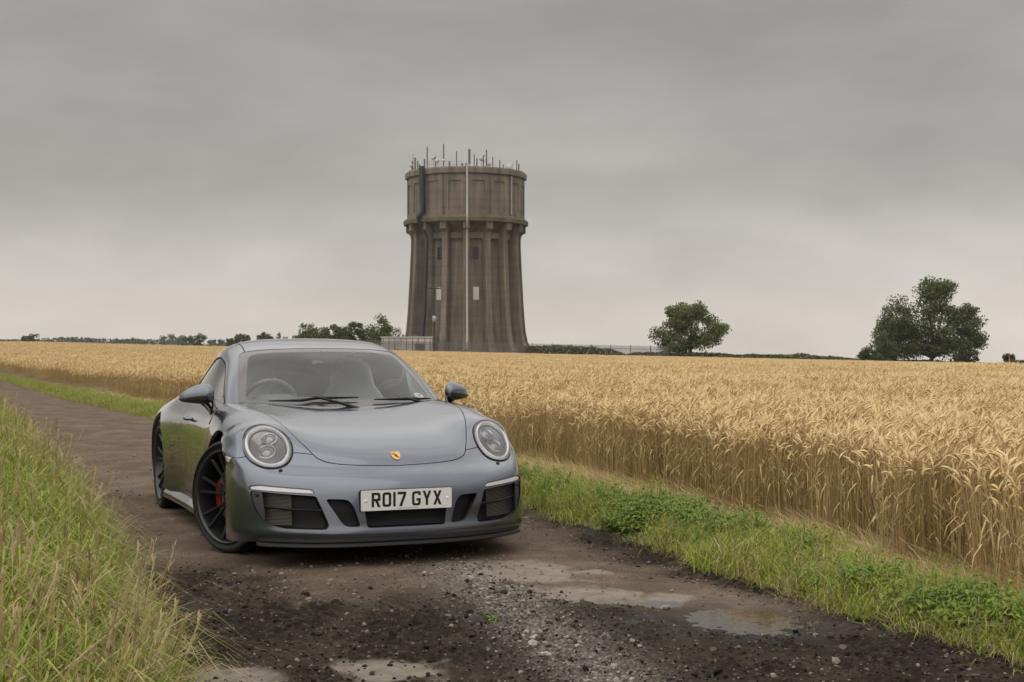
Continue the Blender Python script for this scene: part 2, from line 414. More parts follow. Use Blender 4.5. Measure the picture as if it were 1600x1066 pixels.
def glass_material(name, tint, ior=1.5, refl=1.0):
    m = bpy.data.materials.new(name); m.use_nodes = True; MATS[name] = m
    nt = m.node_tree; nt.nodes.clear(); N = nt.nodes.new; L = nt.links.new
    out = N('ShaderNodeOutputMaterial'); mix = N('ShaderNodeMixShader'); tr = N('ShaderNodeBsdfTransparent'); gl = N('ShaderNodeBsdfGlossy'); fr = N('ShaderNodeFresnel')
    tr.inputs['Color'].default_value = (*tint, 1); gl.inputs['Roughness'].default_value = 0.01; gl.inputs['Color'].default_value = (refl, refl, refl, 1)
    fr.inputs['IOR'].default_value = ior
    L(fr.outputs[0], mix.inputs['Fac']); L(tr.outputs[0], mix.inputs[1]); L(gl.outputs[0], mix.inputs[2]); L(mix.outputs[0], out.inputs['Surface'])
    return m
PAINT = paint_material()
BLACK = mat('black_plastic', (.006, .006, .0065), .45, spec=.22)
GLOSSBLACK = mat('gloss_black', (.008, .008, .009), .12, 0, .6)
RUBBER = mat('rubber', (.013, .012, .0115), .75, spec=.3)
DARKTRIM = mat('dark_trim', (.012, .012, .0125), .6, spec=.3)
SATIN = mat('satin_black_metal', (.034, .034, .037), .30, .5)
CHROME = mat('chrome', (.62, .62, .63), .12, 1.0)
SILVER = mat('silver', (.42, .42, .42), .35, .8)
RED = mat('caliper_red', (.17, .004, .004), .3, 0, .6)
WS_GLASS = glass_material('windshield_glass', (.92, .96, .93), 1.5)
SIDE_GLASS = glass_material('side_glass', (.86, .90, .88), 1.5)
LENS = glass_material('lamp_lens', (.94, .94, .95), 1.5)

def norm(v): v = np.asarray(v, float); return v / np.linalg.norm(v)

def build_car():
    car = empty('sports_car', (CAR_X, CAR_Y, 0), CAR_YAW - math.pi / 2)
    props(car, 'grey-blue coupe with black wheels and plate RO17 GYX parked on the track', 'car')
    body = grid_surface(BODY, 10, 10, 3)
    cabin = grid_surface(CABIN, 10, 10, 2)
    G = .0022
    # ---------------- body panels
    V = body.V
    side = np.abs(V[:, 1])
    # wheel openings
    def arch_f(S, cx, cz, r):
        d = np.hypot(S.V[:, 0] - cx, (S.V[:, 2] - cz)) - r
        return np.where(np.abs(S.V[:, 1]) > .45, -d, -1.0)      # >0 inside the opening
    S = keep(body, arch_f(body, 0.008, .345, .383))
    S = keep(S, arch_f(S, -2.45, .352, .384))
    # cabin floor opening
    hole = [(-.235, -.02), (-.25, .25), (-.31, .45), (-.43, .63), (-.55, .685), (-.9, .70), (-1.4, .70), (-1.9, .67), (-2.3, .58), (-2.75, .45), (-2.9, -.02)]
    hole = hole + [(x, -y) for x, y in reversed(hole)]
    f = sdf_poly(S.V[:, :2], hole); f = np.where(S.V[:, 2] > .6, f, 1.0)
    S = keep(S, -f)
    # headlights: elliptical cylinder about the lamp axis
    HC = np.array([.5443, .6788, .6695]); HN = norm([.641, .274, .74])
    HU = norm(np.cross([0, 0, 1], HN)); HV = np.cross(HN, HU)          # HU sideways, HV up the lamp
    HA, HB, HT = .130, .193, R(-33.5)
    def lamp_f(S_, sgn, scale=1.0):
        P = S_.V * np.array([1, sgn, 1]) - HC
        a = P @ HU; b = P @ HV
        a, b = a * math.cos(HT) + b * math.sin(HT), -a * math.sin(HT) + b * math.cos(HT)
        q = np.hypot(a / HA, b / HB)
        f_ = (q - scale) * .14
        return np.where((S_.V[:, 1] * sgn > 0) & (S_.V[:, 0] > .2) & (np.abs(P @ HN) < .2), f_, 1.0)
    lamps = {}
    for sgn in (1, -1):
        lamps[sgn], S = cut(S, lamp_f(S, sgn), .0015)
    # hood
    hp = [(.838, 0), (.829, .14), (.812, .25), (.785, .34), (.742, .413), (.675, .458), (.44, .545), (.23, .600), (.06, .632), (-.15, .66), (-.30, .675), (-.325, .665), (-.30, .55), (-.245, .38), (-.205, .2), (-.195, 0)]
    hp = crom(hp, 5)[:-1]
    hood_poly = hp + [(x, -y) for x, y in reversed(hp[1:-1])]
    f = sdf_poly(S.V[:, :2], hood_poly); f = np.where((S.V[:, 2] > .5) & (S.V[:, 0] > -.6), f, 1.0)
    hood, S = cut(S, f, G)
    # cowl strip between hood and glass
    cw = [(-.15, 0), (-.20, .3), (-.29, .56), (-.315, .662), (-.44, .70), (-.5, .70), (-.5, 0)]
    cw = cw + [(x, -y) for x, y in reversed(cw[1:-1])]
    f = sdf_poly(S.V[:, :2], cw); f = np.where((S.V[:, 2] > .7), f, 1.0)
    cowl, S = cut(S, f, .001)
    # front bumper: everything below the seam
    us = [0, 2.0, 2.65, 3.5, 3.75, 5.8, 6.4, 6.9, 8.0, 12]; vs = [8.2, 8.15, 8.08, 8.0, 7.85, 7.45, 7.25, 7.05, 6.85, 6.7]
    f = (S.uv[:, 1] - np.interp(np.abs(S.uv[:, 0]), us, vs)) * .065
    f = np.where(S.V[:, 0] > .2, f, 1.0)
    bump, S = cut(S, f, G * .8)
    # doors
    dp = round_poly([(-.475, .95), (-.43, .72, .1), (-.43, .45, .2), (-.52, .245, .05), (-1.43, .24, .12), (-1.545, .40, .1), (-1.545, .62, .2), (-1.455, .95)], .04)
    doors = {}
    for sgn in (1, -1):
        f = sdf_poly(S.V[:, [0, 2]], dp); f = np.where(S.V[:, 1] * sgn > .5, f, 1.0)
        doors[sgn], S = cut(S, f, G)
    # fuel flap not in view; front side markers
    # ---------------- bumper openings
    def yz(S_, sgn): return np.stack([S_.V[:, 1] * sgn, S_.V[:, 2]], 1)
    opn = {}
    P_DRL = round_poly([(.497, .428), (.511, .445), (.755, .462), (.798, .455), (.802, .442), (.52, .428)], .007, 4)
    P_OUT = round_poly([(.487, .413, .012), (.800, .434, .012), (.792, .36, .06), (.752, .278, .05), (.665, .238, .04), (.437, .233, .02), (.424, .258, .02)], .02, 6)
    P_MID = round_poly([(.442, .398, .015), (.318, .393, .03), (.288, .345, .04), (.258, .245, .012), (.345, .247, .03)], .015, 5)
    P_CEN = round_poly([(-.247, .42), (-.222, .238), (.222, .238), (.247, .42)], .012, 4)
    front = lambda S_: S_.V[:, 0] > .5
    for nm, poly, sides in (('drl', P_DRL, (1, -1)), ('outer', P_OUT, (1, -1)), ('mid', P_MID, (1, -1)), ('centre', P_CEN, (1,))):
        for sgn in sides:
            f = np.where(front(bump), sdf_poly(yz(bump, sgn), poly), 1.0)
            if nm == 'drl':      # lens in a black surround
                both, bump = cut(bump, f - .006, 0.0)
                fb = sdf_poly(yz(both, sgn), poly); opn[nm, sgn] = keep(both, fb); opn['frame', sgn] = keep(both, -fb)
                continue
            opn[nm, sgn], bump = cut(bump, f, 0.0)
    # ---------------- link panels
    inward = lambda S_, e: True
    surf_obj('body_shell', S, PAINT, car, rim=.022)
    surf_obj('hood', hood, PAINT, car, rim=.018)
    bumper = surf_obj('front_bumper', bump, PAINT, car, rim=.035, rim_dir=(-1, 0, 0))
    surf_obj('cowl', cowl, DARKTRIM, car, rim=.01, offset=-.004)
    for sgn in (1, -1):
        d = surf_obj('door', doors[sgn], PAINT, car, rim=.02)
        # handle: a slim bar over a recess
        h = MB()
        hx, hz = -1.27, .738
        yb = .837
        h.tube([(hx + .085, sgn * (yb - .006), hz), (hx + .07, sgn * (yb + .022), hz + .001), (hx, sgn * (yb + .030), hz + .002), (hx - .07, sgn * (yb + .022), hz + .001), (hx - .085, sgn * (yb - .006), hz)], [.010, .0125, .0135, .0125, .010], 10)
        h.build('handle', PAINT, d)
    # side marker lamps on the bumper corners
    for sgn in (1, -1):
        pts = [(.335, .603), (.44, .600), (.405, .571), (.335, .571)]
        ct = bump
        f = np.where((bump.V[:, 1] * sgn > .78) & (bump.V[:, 0] > .25), sdf_poly(bump.V[:, [0, 2]], round_poly(pts, .006, 3)), 1.0)
        mk = keep(bump, f)
        if len(mk.F): surf_obj('side_marker', mk, mat('marker_lens', (.62, .60, .57), .12, 0, 1.0), car, offset=.003, rim=.005)
    # ---------------- lamps
    for sgn in (1, -1):
        hl = bpy.data.objects.new('headlight', None); COL.objects.link(hl); hl.parent = car
        m3 = np.array([1, sgn, 1])
        C = HC * m3; n = HN * m3; u = norm(np.cross([0, 0, 1], n)); v = np.cross(n, u)
        def to3(a, b, d, C=C, n=n, u=u, v=v, sgn=sgn):
            a2, b2 = a * sgn, b
            ca, sa = math.cos(HT), math.sin(HT)
            aa = (a2 * ca - b2 * sa) * sgn; bb = a2 * sa + b2 * ca
            return tuple(C + u * aa + v * bb + n * d)
        Ls = lamps[sgn]
        qd = np.clip(1 - (lamp_f(Ls, sgn, 0.0) / .14) ** 2, 0, 1)
        lens = Surf(Ls.V + np.outer(qd * .016, n), Ls.N, Ls.uv, Ls.F)
        surf_obj('lens', lens, LENS, hl, offset=.004, rim=.008)
        # black seal ring round the lens
        def ring(r0, r1, d0, d1, name, m_, nseg=56, par=hl, bulge=0.0):
            V_, F_ = [], []
            prof = [(r0, d0), (r0 * .5 + r1 * .5, d0 + bulge if bulge else max(d0, d1)), (r1, d1)] if bulge else [(r0, d0), (r1, d1)]
            k_ = len(prof)
            for i in range(nseg):
                q = 2 * math.pi * i / nseg
                for r_, d_ in prof: V_.append(to3(HA * r_ * math.cos(q), HB * r_ * math.sin(q), d_))
            for i in range(nseg):
                for j in range(k_ - 1):
                    F_.append((i * k_ + j, ((i + 1) % nseg) * k_ + j, ((i + 1) % nseg) * k_ + j + 1, i * k_ + j + 1))
            return pydata(name, V_, F_, m_, par, True)
        # the body surface bows across the lamp; follow it with a ring cut from the lamp piece itself
        band = keep(Ls, -lamp_f(Ls, sgn, .955))
        surf_obj('seal', band, RUBBER, hl, offset=.0055, rim=.01)
        dep = -.024
        ring(.99, .80, dep + .012, dep, 'reflector_rim', mat('lamp_grey', (.16, .15, .15), .35, .3))
        ring(.89, .74, dep + .012, dep + .010, 'light_ring', mat('light_guide', (.52, .51, .505), .3, 0, .5), bulge=.018)
        ring(.70, .02, dep + .006, dep - .02, 'reflector', mat('lamp_bowl', (.17, .16, .165), .25, .5))
        for (pu, pv, r_) in ((0, .062, .042), (0, -.036, .047)):
            a, b = sgn * (pu * math.cos(HT) + pv * math.sin(HT)), -pu * math.sin(HT) + pv * math.cos(HT)
            M = Matrix(((u[0], v[0], n[0], 0), (u[1], v[1], n[1], 0), (u[2], v[2], n[2], 0), (0, 0, 0, 1)))
            p = Vector(to3(a, b, dep - .01))
            mb = MB(); mb.lathe([(r_ * 1.12, -.01), (r_ * 1.12, .022), (r_ * .96, .026), (r_ * .94, .012)], 28, 'Z', M=Matrix.Translation(p) @ M)
            mb.build('projector_bezel', mat('lamp_bezel', (.45, .44, .43), .22, .8), hl)
            mb = MB(); mb.lathe([(r_ * .94, .010), (r_ * .8, .020), (r_ * .5, .029), (r_ * .2, .033), (.0005, .034)], 28, 'Z', M=Matrix.Translation(p) @ M)
            mb.build('projector_lens', mat('projector_glass', (.20, .20, .21), .05, .3, 1.0), hl)
        # little bright blade over the lower projector
        un = lambda pu, pv, d: to3(sgn * (pu * math.cos(HT) + pv * math.sin(HT)), -pu * math.sin(HT) + pv * math.cos(HT), d)
        mb = MB(); mb.add([un(-.022, .022, dep + .02), un(.022, .028, dep + .02), un(.042, .008, dep + .022), un(.005, .006, dep + .024), un(-.03, .004, dep + .02)], [(0, 1, 2, 3, 4)]); mb.build('reflector_blade', CHROME, hl)
        # washer nozzle cover below the lamp
        nz = MB(); cpt = (.722, sgn * .641, .540)
        nz.lathe([(.011, -.004), (.011, .004), (.006, .006), (.0005, .006)], 14, 'X', M=Matrix.Translation(cpt) @ Matrix.Rotation(R(-40), 4, 'Y'))
        nz.build('washer_nozzle', BLACK, car)
    # ---------------- openings: daytime lights, grilles
    for sgn in (1, -1):
        surf_obj('daytime_light', opn['drl', sgn], mat('drl_lens', (.50, .49, .48), .15, 0, 1.0), car, offset=-.004, rim=.02)
        surf_obj('light_surround', opn['frame', sgn], GLOSSBLACK, car, offset=-.003, rim=.02)
        o = opn['outer', sgn]
        gb = bpy.data.objects.new('side_intake', None); COL.objects.link(gb); gb.parent = car
        back = Surf(o.V + np.array([-.085, 0, 0]), o.N, o.uv, o.F)
        surf_obj('backing', back, BLACK, gb)
        # duct walls
        be = boundary(o); ids = sorted({i for e in be for i in e}); mp = {i: j for j, i in enumerate(ids)}; k = len(ids)
        Vw = np.concatenate([o.V[ids] + np.array([-.034, 0, 0]), o.V[ids] + np.array([-.09, 0, 0])])
        pydata('duct', Vw, [(mp[a], mp[b], mp[b] + k, mp[a] + k) for a, b in be], BLACK, gb)
        # radiator fins behind the inner two thirds
        fin = MB(); fm = mat('radiator', (.20, .18, .16), .45, .6)
        def sx(y, z):       # surface x at (|y|, z) of this opening
            q = np.argmin((np.abs(o.V[:, 1]) - y) ** 2 + (o.V[:, 2] - z) ** 2); return o.V[q, 0]
        y0, y1 = (.60, .765) if sgn < 0 else (.52, .74)
        z = .252
        while z < .425:
            xa, xb = sx(y0, z) - .055, sx(y1, z) - .055
            fin.add([(xa, sgn * y0, z), (xb, sgn * y1, z), (xb, sgn * y1, z + .0035), (xa, sgn * y0, z + .0035), (xa - .01, sgn * y0, z), (xb - .01, sgn * y1, z)], [(0, 1, 2, 3), (0, 1, 5, 4)])
            z += .0072
        fin.build('radiator_fins', fm, gb, fix=False)
        # black blade across the opening, following the surface, and the outer cheek with its sensor
        bl = [(.46, .334), (.60, .338), (.775, .352)]
        mb = MB(); pts = [(sx(y, z) - .018, sgn * y, z) for y, z in bl]; mb.tube(pts, .0065, 8); mb.build('blade', BLACK, gb)
        f = sdf_poly(np.stack([o.V[:, 1] * sgn, o.V[:, 2]], 1), [(.735, .22), (.742, .33), (.752, .45), (.83, .45), (.83, .22)])
        ck = keep(o, f)
        if len(ck.F): surf_obj('cheek', ck, mat('cheek_plastic', (.03, .03, .032), .45), gb, offset=-.006, rim=.05, rim_dir=(-1, 0, 0))
        sn = MB(); yy, zz = .773, .412; sn.lathe([(.010, -.003), (.010, .003), (.007, .004), (.0005, .004)], 16, 'X', M=Matrix.Translation((sx(yy, zz) - .003, sgn * yy, zz)) @ Matrix.Rotation(sgn * R(52), 4, 'Z')); sn.build('parking_sensor', DARKTRIM, gb)
        o = opn['mid', sgn]
        gm = bpy.data.objects.new('inner_intake', None); COL.objects.link(gm); gm.parent = car
        surf_obj('backing', Surf(o.V + np.array([-.06, 0, 0]), o.N, o.uv, o.F), BLACK, gm)
        be = boundary(o); ids = sorted({i for e in be for i in e}); mp = {i: j for j, i in enumerate(ids)}; k = len(ids)
        Vw = np.concatenate([o.V[ids] + np.array([-.034, 0, 0]), o.V[ids] + np.array([-.065, 0, 0])])
        pydata('duct', Vw, [(mp[a], mp[b], mp[b] + k, mp[a] + k) for a, b in be], BLACK, gm)
    o = opn['centre', 1]
    gc = bpy.data.objects.new('centre_grille', None); COL.objects.link(gc); gc.parent = car
    surf_obj('backing', Surf(o.V + np.array([-.03, 0, 0]), o.N, o.uv, o.F), mat('grille_black', (.008, .008, .0085), .6, spec=.2), gc)
    mb = MB()
    z = .252
    while z < .33:
        hw = .236 - (.33 - z) * .1
        mb.tube([(.955, -hw, z), (.962, 0, z), (.955, hw, z)], .0016, 5); z += .0085
    mb.build('grille_wires', BLACK, gc)
    mb = MB(); mb.tube([(.968, -.228, .247), (.975, 0, .247), (.968, .228, .247)], .004, 6); mb.build('grille_frame', BLACK, gc)
    # ---------------- front lip
    prof = [(-.004, .186), (.010, .184), (.014, .166), (.010, .160), (.019, .155), (.024, .141), (.012, .134), (-.06, .134)]
    pl = np.array(crom([(0.99 - dx, y * .985) for dx, y in PLAN[:7]], 8))[:-2]
    tn = np.gradient(pl, axis=0); nn = np.stack([tn[:, 1], -tn[:, 0]], 1); nn /= np.linalg.norm(nn, axis=1, keepdims=True)
    half = [[(p[0] + q[0] * o_ * k_, p[1] + q[1] * o_ * k_, z_) for o_, z_ in prof] for p, q, k_ in zip(pl, nn, np.interp(np.arange(len(pl)), [0, len(pl) - 3, len(pl) - 1], [1, 1, .6]))]
    rows_ = [[(x, -y, z) for x, y, z in r_] for r_ in reversed(half[1:])] + half
    V_ = [p for r_ in rows_ for p in r_]; k = len(prof)
    F_ = [(i * k + j, (i + 1) * k + j, (i + 1) * k + j + 1, i * k + j + 1) for i in range(len(rows_) - 1) for j in range(k - 1)]
    pydata('front_lip', V_, F_, mat('lip_black', (.007, .007, .0075), .45, spec=.3), car)
    # ---------------- skirts, underbody, wheel wells
    for sgn in (1, -1):
        sk = MB()
        pr = [(.80, .125), (.868, .128), (.876, .145), (.872, .165), (.846, .205), (.80, .21)]
        xs = [-.37, -.5, -1.2, -1.8, -2.07]; off = [.0, -.012, -.010, .012, .03]
        V_ = [(x, sgn * (y + o_), z) for x, o_ in zip(xs, off) for y, z in pr]; k = len(pr)
        sk.add(V_, [(i * k + j, (i + 1) * k + j, (i + 1) * k + (j + 1) % k, i * k + (j + 1) % k) for i in range(len(xs) - 1) for j in range(k)] + [tuple(range(k)), tuple(range(len(V_) - k, len(V_)))])
        sk.build('side_skirt', PAINT, car)
    ub = MB()
    ub.box((-3.35, -.60, .13), (.42, .60, .165)); ub.box((.42, -.45, .1405), (.86, .45, .165)); ub.box((-2.07, -.82, .132), (-.39, .82, .17))
    ub.box((.42, -.72, .142), (.62, .72, .17)); ub.box((-3.3, -.74, .16), (-2.85, .74, .2))
    for sgn in (1, -1):
        ub.box((-.42, sgn * .58 - .01, .13), (.45, sgn * .58 + .01, .72)); ub.box((-2.87, sgn * .58 - .01, .13), (-2.03, sgn * .58 + .01, .80))
    ub.build('underbody', mat('underbody', (.006, .006, .006), .8, spec=.2), car)
    for sgn in (1, -1):
        for cx, cz, r_ in ((.005, .345, .40), (-2.45, .352, .412)):
            wl = MB(); n_ = 24; V_ = []
            for i in range(n_ + 1):
                q = R(-12) + (math.pi + R(24)) * i / n_
                x, z = cx + r_ * math.cos(q), cz + r_ * math.sin(q)
                V_ += [(x, sgn * .57, z), (x, sgn * (.80 if cx > -1 else .815), z)]
            wl.add(V_, [(2 * i, 2 * i + 1, 2 * i + 3, 2 * i + 2) for i in range(n_)])
            wl.build('wheel_liner', mat('underbody'), car)
    # ---------------- cabin
    C_ = cabin
    dp_ = [(-.555, .868), (-.72, .945), (-.92, 1.040), (-1.12, 1.118), (-1.35, 1.158), (-1.6, 1.150), (-1.85, 1.10), (-2.08, 1.02), (-2.2, .95), (-2.19, .91), (-2.0, .885), (-1.5, .86), (-.9, .845), (-.6, .85)]
    win_poly = round_poly(dp_, .03, 4)
    sw = {}
    for sgn in (1, -1):
        f = np.where((C_.V[:, 1] * sgn > .5) & (np.abs(C_.uv[:, 0]) > 3.7), sdf_poly(C_.V[:, [0, 2]], win_poly), 1.0)
        a, C_ = cut(C_, f, 0.0)
        fr_ = np.where(True, sdf_poly(a.V[:, [0, 2]], win_poly), 1.0)
        glass, seal = cut(a, fr_ + .011, 0.0)
        surf_obj('side_window', glass, SIDE_GLASS, car, offset=-.004)
        surf_obj('window_seal', seal, RUBBER, car, offset=.001, rim=.01)
    # windshield in grid coordinates
    wsp = round_poly([(-3.12, -.2), (-3.06, 2.9, .35), (3.06, 2.9, .35), (3.12, -.2)], .1, 7)
    ws, C_ = cut(C_, sdf_poly(C_.uv, wsp) * .1, .0)
    inner = round_poly([(-2.80, .30, .35), (-2.62, 2.68, .45), (2.62, 2.68, .45), (2.80, .30, .35)], .3, 7)
    wg, frit = cut(ws, sdf_poly(ws.uv, inner), 0.0)
    wo = surf_obj('windshield', wg, WS_GLASS, car, offset=-.002)
    surf_obj('black_border', frit, mat('frit', (.045, .040, .038), .06, 0, 0.5), wo, offset=-.002, rim=.008)
    rw = round_poly([(-2.45, 5.35), (-2.45, 7.3), (2.45, 7.3), (2.45, 5.35)], .4, 6)
    rg, C_ = cut(C_, sdf_poly(C_.uv, rw) * .1, .0)
    surf_obj('rear_window', rg, SIDE_GLASS, car, offset=-.002)
    rp_ = round_poly([(-2.72, 2.6), (-2.66, 5.25), (2.66, 5.25), (2.72, 2.6)], .05, 3)
    roof, C_ = cut(C_, sdf_poly(C_.uv, rp_) * .1, .0022)
    surf_obj('roof', roof, PAINT, car, rim=.015)
    surf_obj('window_frame', C_, PAINT, car, rim=.012)
    # dark rubber line under the glass edge
    # ---------------- interior
    LEATHER = mat('seat_leather', (.55, .55, .53), .55); DASH = mat('dash_grey', (.13, .13, .127), .6)
    it = MB()
    it.box((-2.3, -.66, .20), (-.35, .66, .24)); it.build('cabin_floor', DARKTRIM, car)
    for sgn in (1, -1):
        b = MB(); b.box((-2.2, sgn * .665 - .012, .22), (-.45, sgn * .665 + .012, .845)); b.build('door_card', DASH, car)
    ds = MB(); pr = [(-.30, .55), (-.30, .835), (-.42, .865), (-.62, .885), (-.80, .875), (-.86, .83), (-.84, .70), (-.80, .55)]
    ds.prism(pr, -.64, .64, lambda a, b, d: (a, d, b)); ds.build('dashboard', DASH, car)
    bn = MB(); bn.lathe([(.0005, .03), (.07, .028), (.11, .012), (.125, -.02)], 20, 'Z', M=Matrix.Translation((-.74, -.36, .885)) @ Matrix.Scale(1.3, 4, (0, 1, 0))); bn.build('instrument_hood', DASH, car)
    for sgn in (1, -1):
        st = bpy.data.objects.new('seat', None); COL.objects.link(st); st.parent = car
        cy = sgn * .355
        # backrest with shoulders and fixed headrest: stacked rounded sections
        secs = [(.30, .25, -1.22), (.45, .265, -1.27), (.62, .265, -1.33), (.78, .25, -1.39), (.88, .215, -1.43), (.95, .165, -1.455), (1.02, .150, -1.475), (1.085, .135, -1.49), (1.115, .095, -1.495), (1.125, .03, -1.495)]
        mb = MB(); n_ = 20; V_ = []
        for z, w, x in secs:
            th = .075 if z < 1.1 else .045
            for i in range(n_):
                q = 2 * math.pi * i / n_
                c, s_ = math.cos(q), math.sin(q)
                V_.append((x + th * abs(s_) ** .6 * math.copysign(1, s_), cy + w * abs(c) ** .6 * math.copysign(1, c), z))
        k = len(secs)
        mb.add(V_, [(i * n_ + j, i * n_ + (j + 1) % n_, (i + 1) * n_ + (j + 1) % n_, (i + 1) * n_ + j) for i in range(k - 1) for j in range(n_)] + [tuple(range((k - 1) * n_, k * n_))], True)
        mb.build('backrest', LEATHER, st)
        mb = MB(); mb.box((-1.3, cy - .25, .28), (-.78, cy + .25, .42)); mb.build('cushion', LEATHER, st)
    sw_ = bpy.data.objects.new('steering_wheel', None); COL.objects.link(sw_); sw_.parent = car
    Mw = Matrix.Translation((-.93, -.36, .835)) @ Matrix.Rotation(R(-66), 4, 'Y')
    mb = MB(); pts = [Mw @ Vector((.182 * math.cos(q), .182 * math.sin(q), 0)) for q in np.linspace(0, 2 * math.pi, 33)]
    mb.tube(pts, .0155, 8, caps=False); mb.build('rim', DASH, sw_)
    mb = MB()
    for q in (0, math.pi, -math.pi / 2): mb.tube([Mw @ Vector((0, 0, -.02)), Mw @ Vector((.18 * math.cos(q + math.pi / 2), .18 * math.sin(q + math.pi / 2), 0))], .013, 6)
    mb.lathe([(.06, -.03), (.06, .01), (.0005, .02)], 18, 'Z', M=Mw); mb.build('hub', DASH, sw_)
    b = MB(); b.box((-2.2, -.6, .3), (-2.0, .6, .84)); b.box((-1.75, -.55, .3), (-1.55, -.1, .62)); b.box((-1.75, .1, .3), (-1.55, .55, .62)); b.build('rear_seats_and_bench', DASH, car)  # two rear seats and the bench joined in one mesh, hidden from view
    b = MB(); b.tube([(-.86, .02, 1.135), (-.90, .02, 1.10)], .012, 8); pm = [(-.90, .02 + .12 * math.cos(q), 1.085 + .034 * math.sin(q)) for q in np.linspace(0, 2 * math.pi, 24, endpoint=False)]
    b.add(pm + [(x - .03, y, z) for x, y, z in pm], [tuple(range(24)), tuple(reversed(range(24, 48)))] + [(i, (i + 1) % 24, 24 + (i + 1) % 24, 24 + i) for i in range(24)]); b.build('interior_mirror', DARKTRIM, car)
    # sensor housing at the top of the windshield, seen through the glass
    f = sdf_poly(wg.uv, round_poly([(-.62, 2.75), (-.50, 2.50), (-.12, 2.46), (-.02, 2.28), (.30, 2.28), (.42, 2.46), (.66, 2.50), (.72, 2.75)], .06, 4)) * .1
    sh = keep(wg, f)
    if len(sh.F): surf_obj('sensor_housing', sh, mat('frit'), wo, offset=-.010, rim=.03)
    # round permit sticker in the lower corner of the glass
    q = np.argmin(np.abs(wg.uv[:, 0] - 2.45) + np.abs(wg.uv[:, 1] - .50)); c0 = wg.V[q]; n0 = wg.N[q]
    t0 = norm(np.cross([0, 0, 1], n0)); t1 = np.cross(n0, t0)
    pydata('sticker', [c0 - n0 * .006 + t0 * .036 * math.cos(a) + t1 * .036 * math.sin(a) for a in np.linspace(0, 2 * math.pi, 24, endpoint=False)], [tuple(range(24))], mat('sticker_white', (.62, .66, .62), .5), wo)
    pydata('sticker_dot', [c0 - n0 * .004 + t0 * .008 * math.cos(a) + t1 * .008 * math.sin(a) for a in np.linspace(0, 2 * math.pi, 12, endpoint=False)], [tuple(range(12))], mat('sticker_ink', (.05, .12, .08), .5), wo)
    # wipers resting along the base of the glass
    def on_ws(uq, vq, d):
        k_ = np.argmin((ws.uv[:, 0] - uq) ** 2 + (ws.uv[:, 1] - vq) ** 2); return ws.V[k_] + ws.N[k_] * d
    for (ua, va, ub_, vb) in ((-2.05, .16, .35, .26), (.70, .20, 2.75, .20)):
        wpts = [on_ws(ua + (ub_ - ua) * t, va + (vb - va) * t + .05 * math.sin(math.pi * t), .018) for t in np.linspace(0, 1, 9)]
        mb = MB(); mb.tube(wpts, [.004, .006, .008, .009, .010, .009, .008, .006, .004], 6)
        mid_ = Vector(wpts[4]); pv = Vector(on_ws(ua + (ub_ - ua) * .95, .05, .01)) + Vector((.05, 0, -.02))
        mb.tube([pv, (pv + mid_) / 2 + Vector((.01, 0, .008)), mid_ + Vector((0, 0, .006))], [.012, .009, .007], 6)
        mb.build('wiper', BLACK, car)
    # ---------------- door mirrors
    for sgn in (1, -1):
        mr = bpy.data.objects.new('door_mirror', None); COL.objects.link(mr); mr.parent = car
        secs = [(.778, .006, .014, .918, -.615), (.788, .040, .050, .916, -.618), (.808, .062, .070, .915, -.626), (.85, .072, .076, .914, -.648), (.895, .068, .066, .910, -.672), (.938, .056, .050, .903, -.696), (.968, .038, .033, .897, -.714), (.985, .010, .010, .893, -.722)]
        V_ = []; n_ = 24
        for y, dx, dz, cz, cx in secs:
            for i in range(n_):
                q = 2 * math.pi * i / n_
                c, s_ = math.cos(q), math.sin(q)
                V_.append((cx + dx * c * (1.0 if c > 0 else .55), sgn * y, cz + dz * (s_ if s_ > 0 else s_ * .72)))
        k = len(secs); F_ = [(i * n_ + j, i * n_ + (j + 1) % n_, (i + 1) * n_ + (j + 1) % n_, (i + 1) * n_ + j) for i in range(k - 1) for j in range(n_)] + [tuple(range(n_)), tuple(range((k - 1) * n_, k * n_))]
        up = [f_ for f_ in F_ if np.mean([V_[i][2] for i in f_]) > .886]; lo = [f_ for f_ in F_ if np.mean([V_[i][2] for i in f_]) <= .886]
        mb = MB(); mb.add(V_, up, True); mb.build('shell', PAINT, mr)
        mb = MB(); mb.add(V_, lo, True); mb.build('lower_shell', GLOSSBLACK, mr)
        mb = MB(); mb.tube([(-.655, sgn * .845, .875), (-.635, sgn * .825, .855), (-.605, sgn * .800, .825), (-.56, sgn * .790, .798)], [.022, .020, .021, .026], 10); mb.build('stalk', GLOSSBLACK, mr)
        mb = MB(); mb.tube([(-.62, sgn * .79, .89), (-.59, sgn * .785, .85), (-.55, sgn * .785, .81)], [.012, .013, .018], 8); mb.build('brace', GLOSSBLACK, mr)
        foot = Surf(*[np.array(a) for a in (doors[sgn].V, doors[sgn].N, doors[sgn].uv)], doors[sgn].F)
        f = sdf_poly(foot.V[:, [0, 2]], round_poly([(-.66, .842), (-.56, .842), (-.452, .775), (-.445, .735), (-.475, .745)], .012, 4))
        ft = keep(foot, f)
        if len(ft.F): surf_obj('mirror_base', ft, GLOSSBLACK, mr, offset=.004, rim=.006)
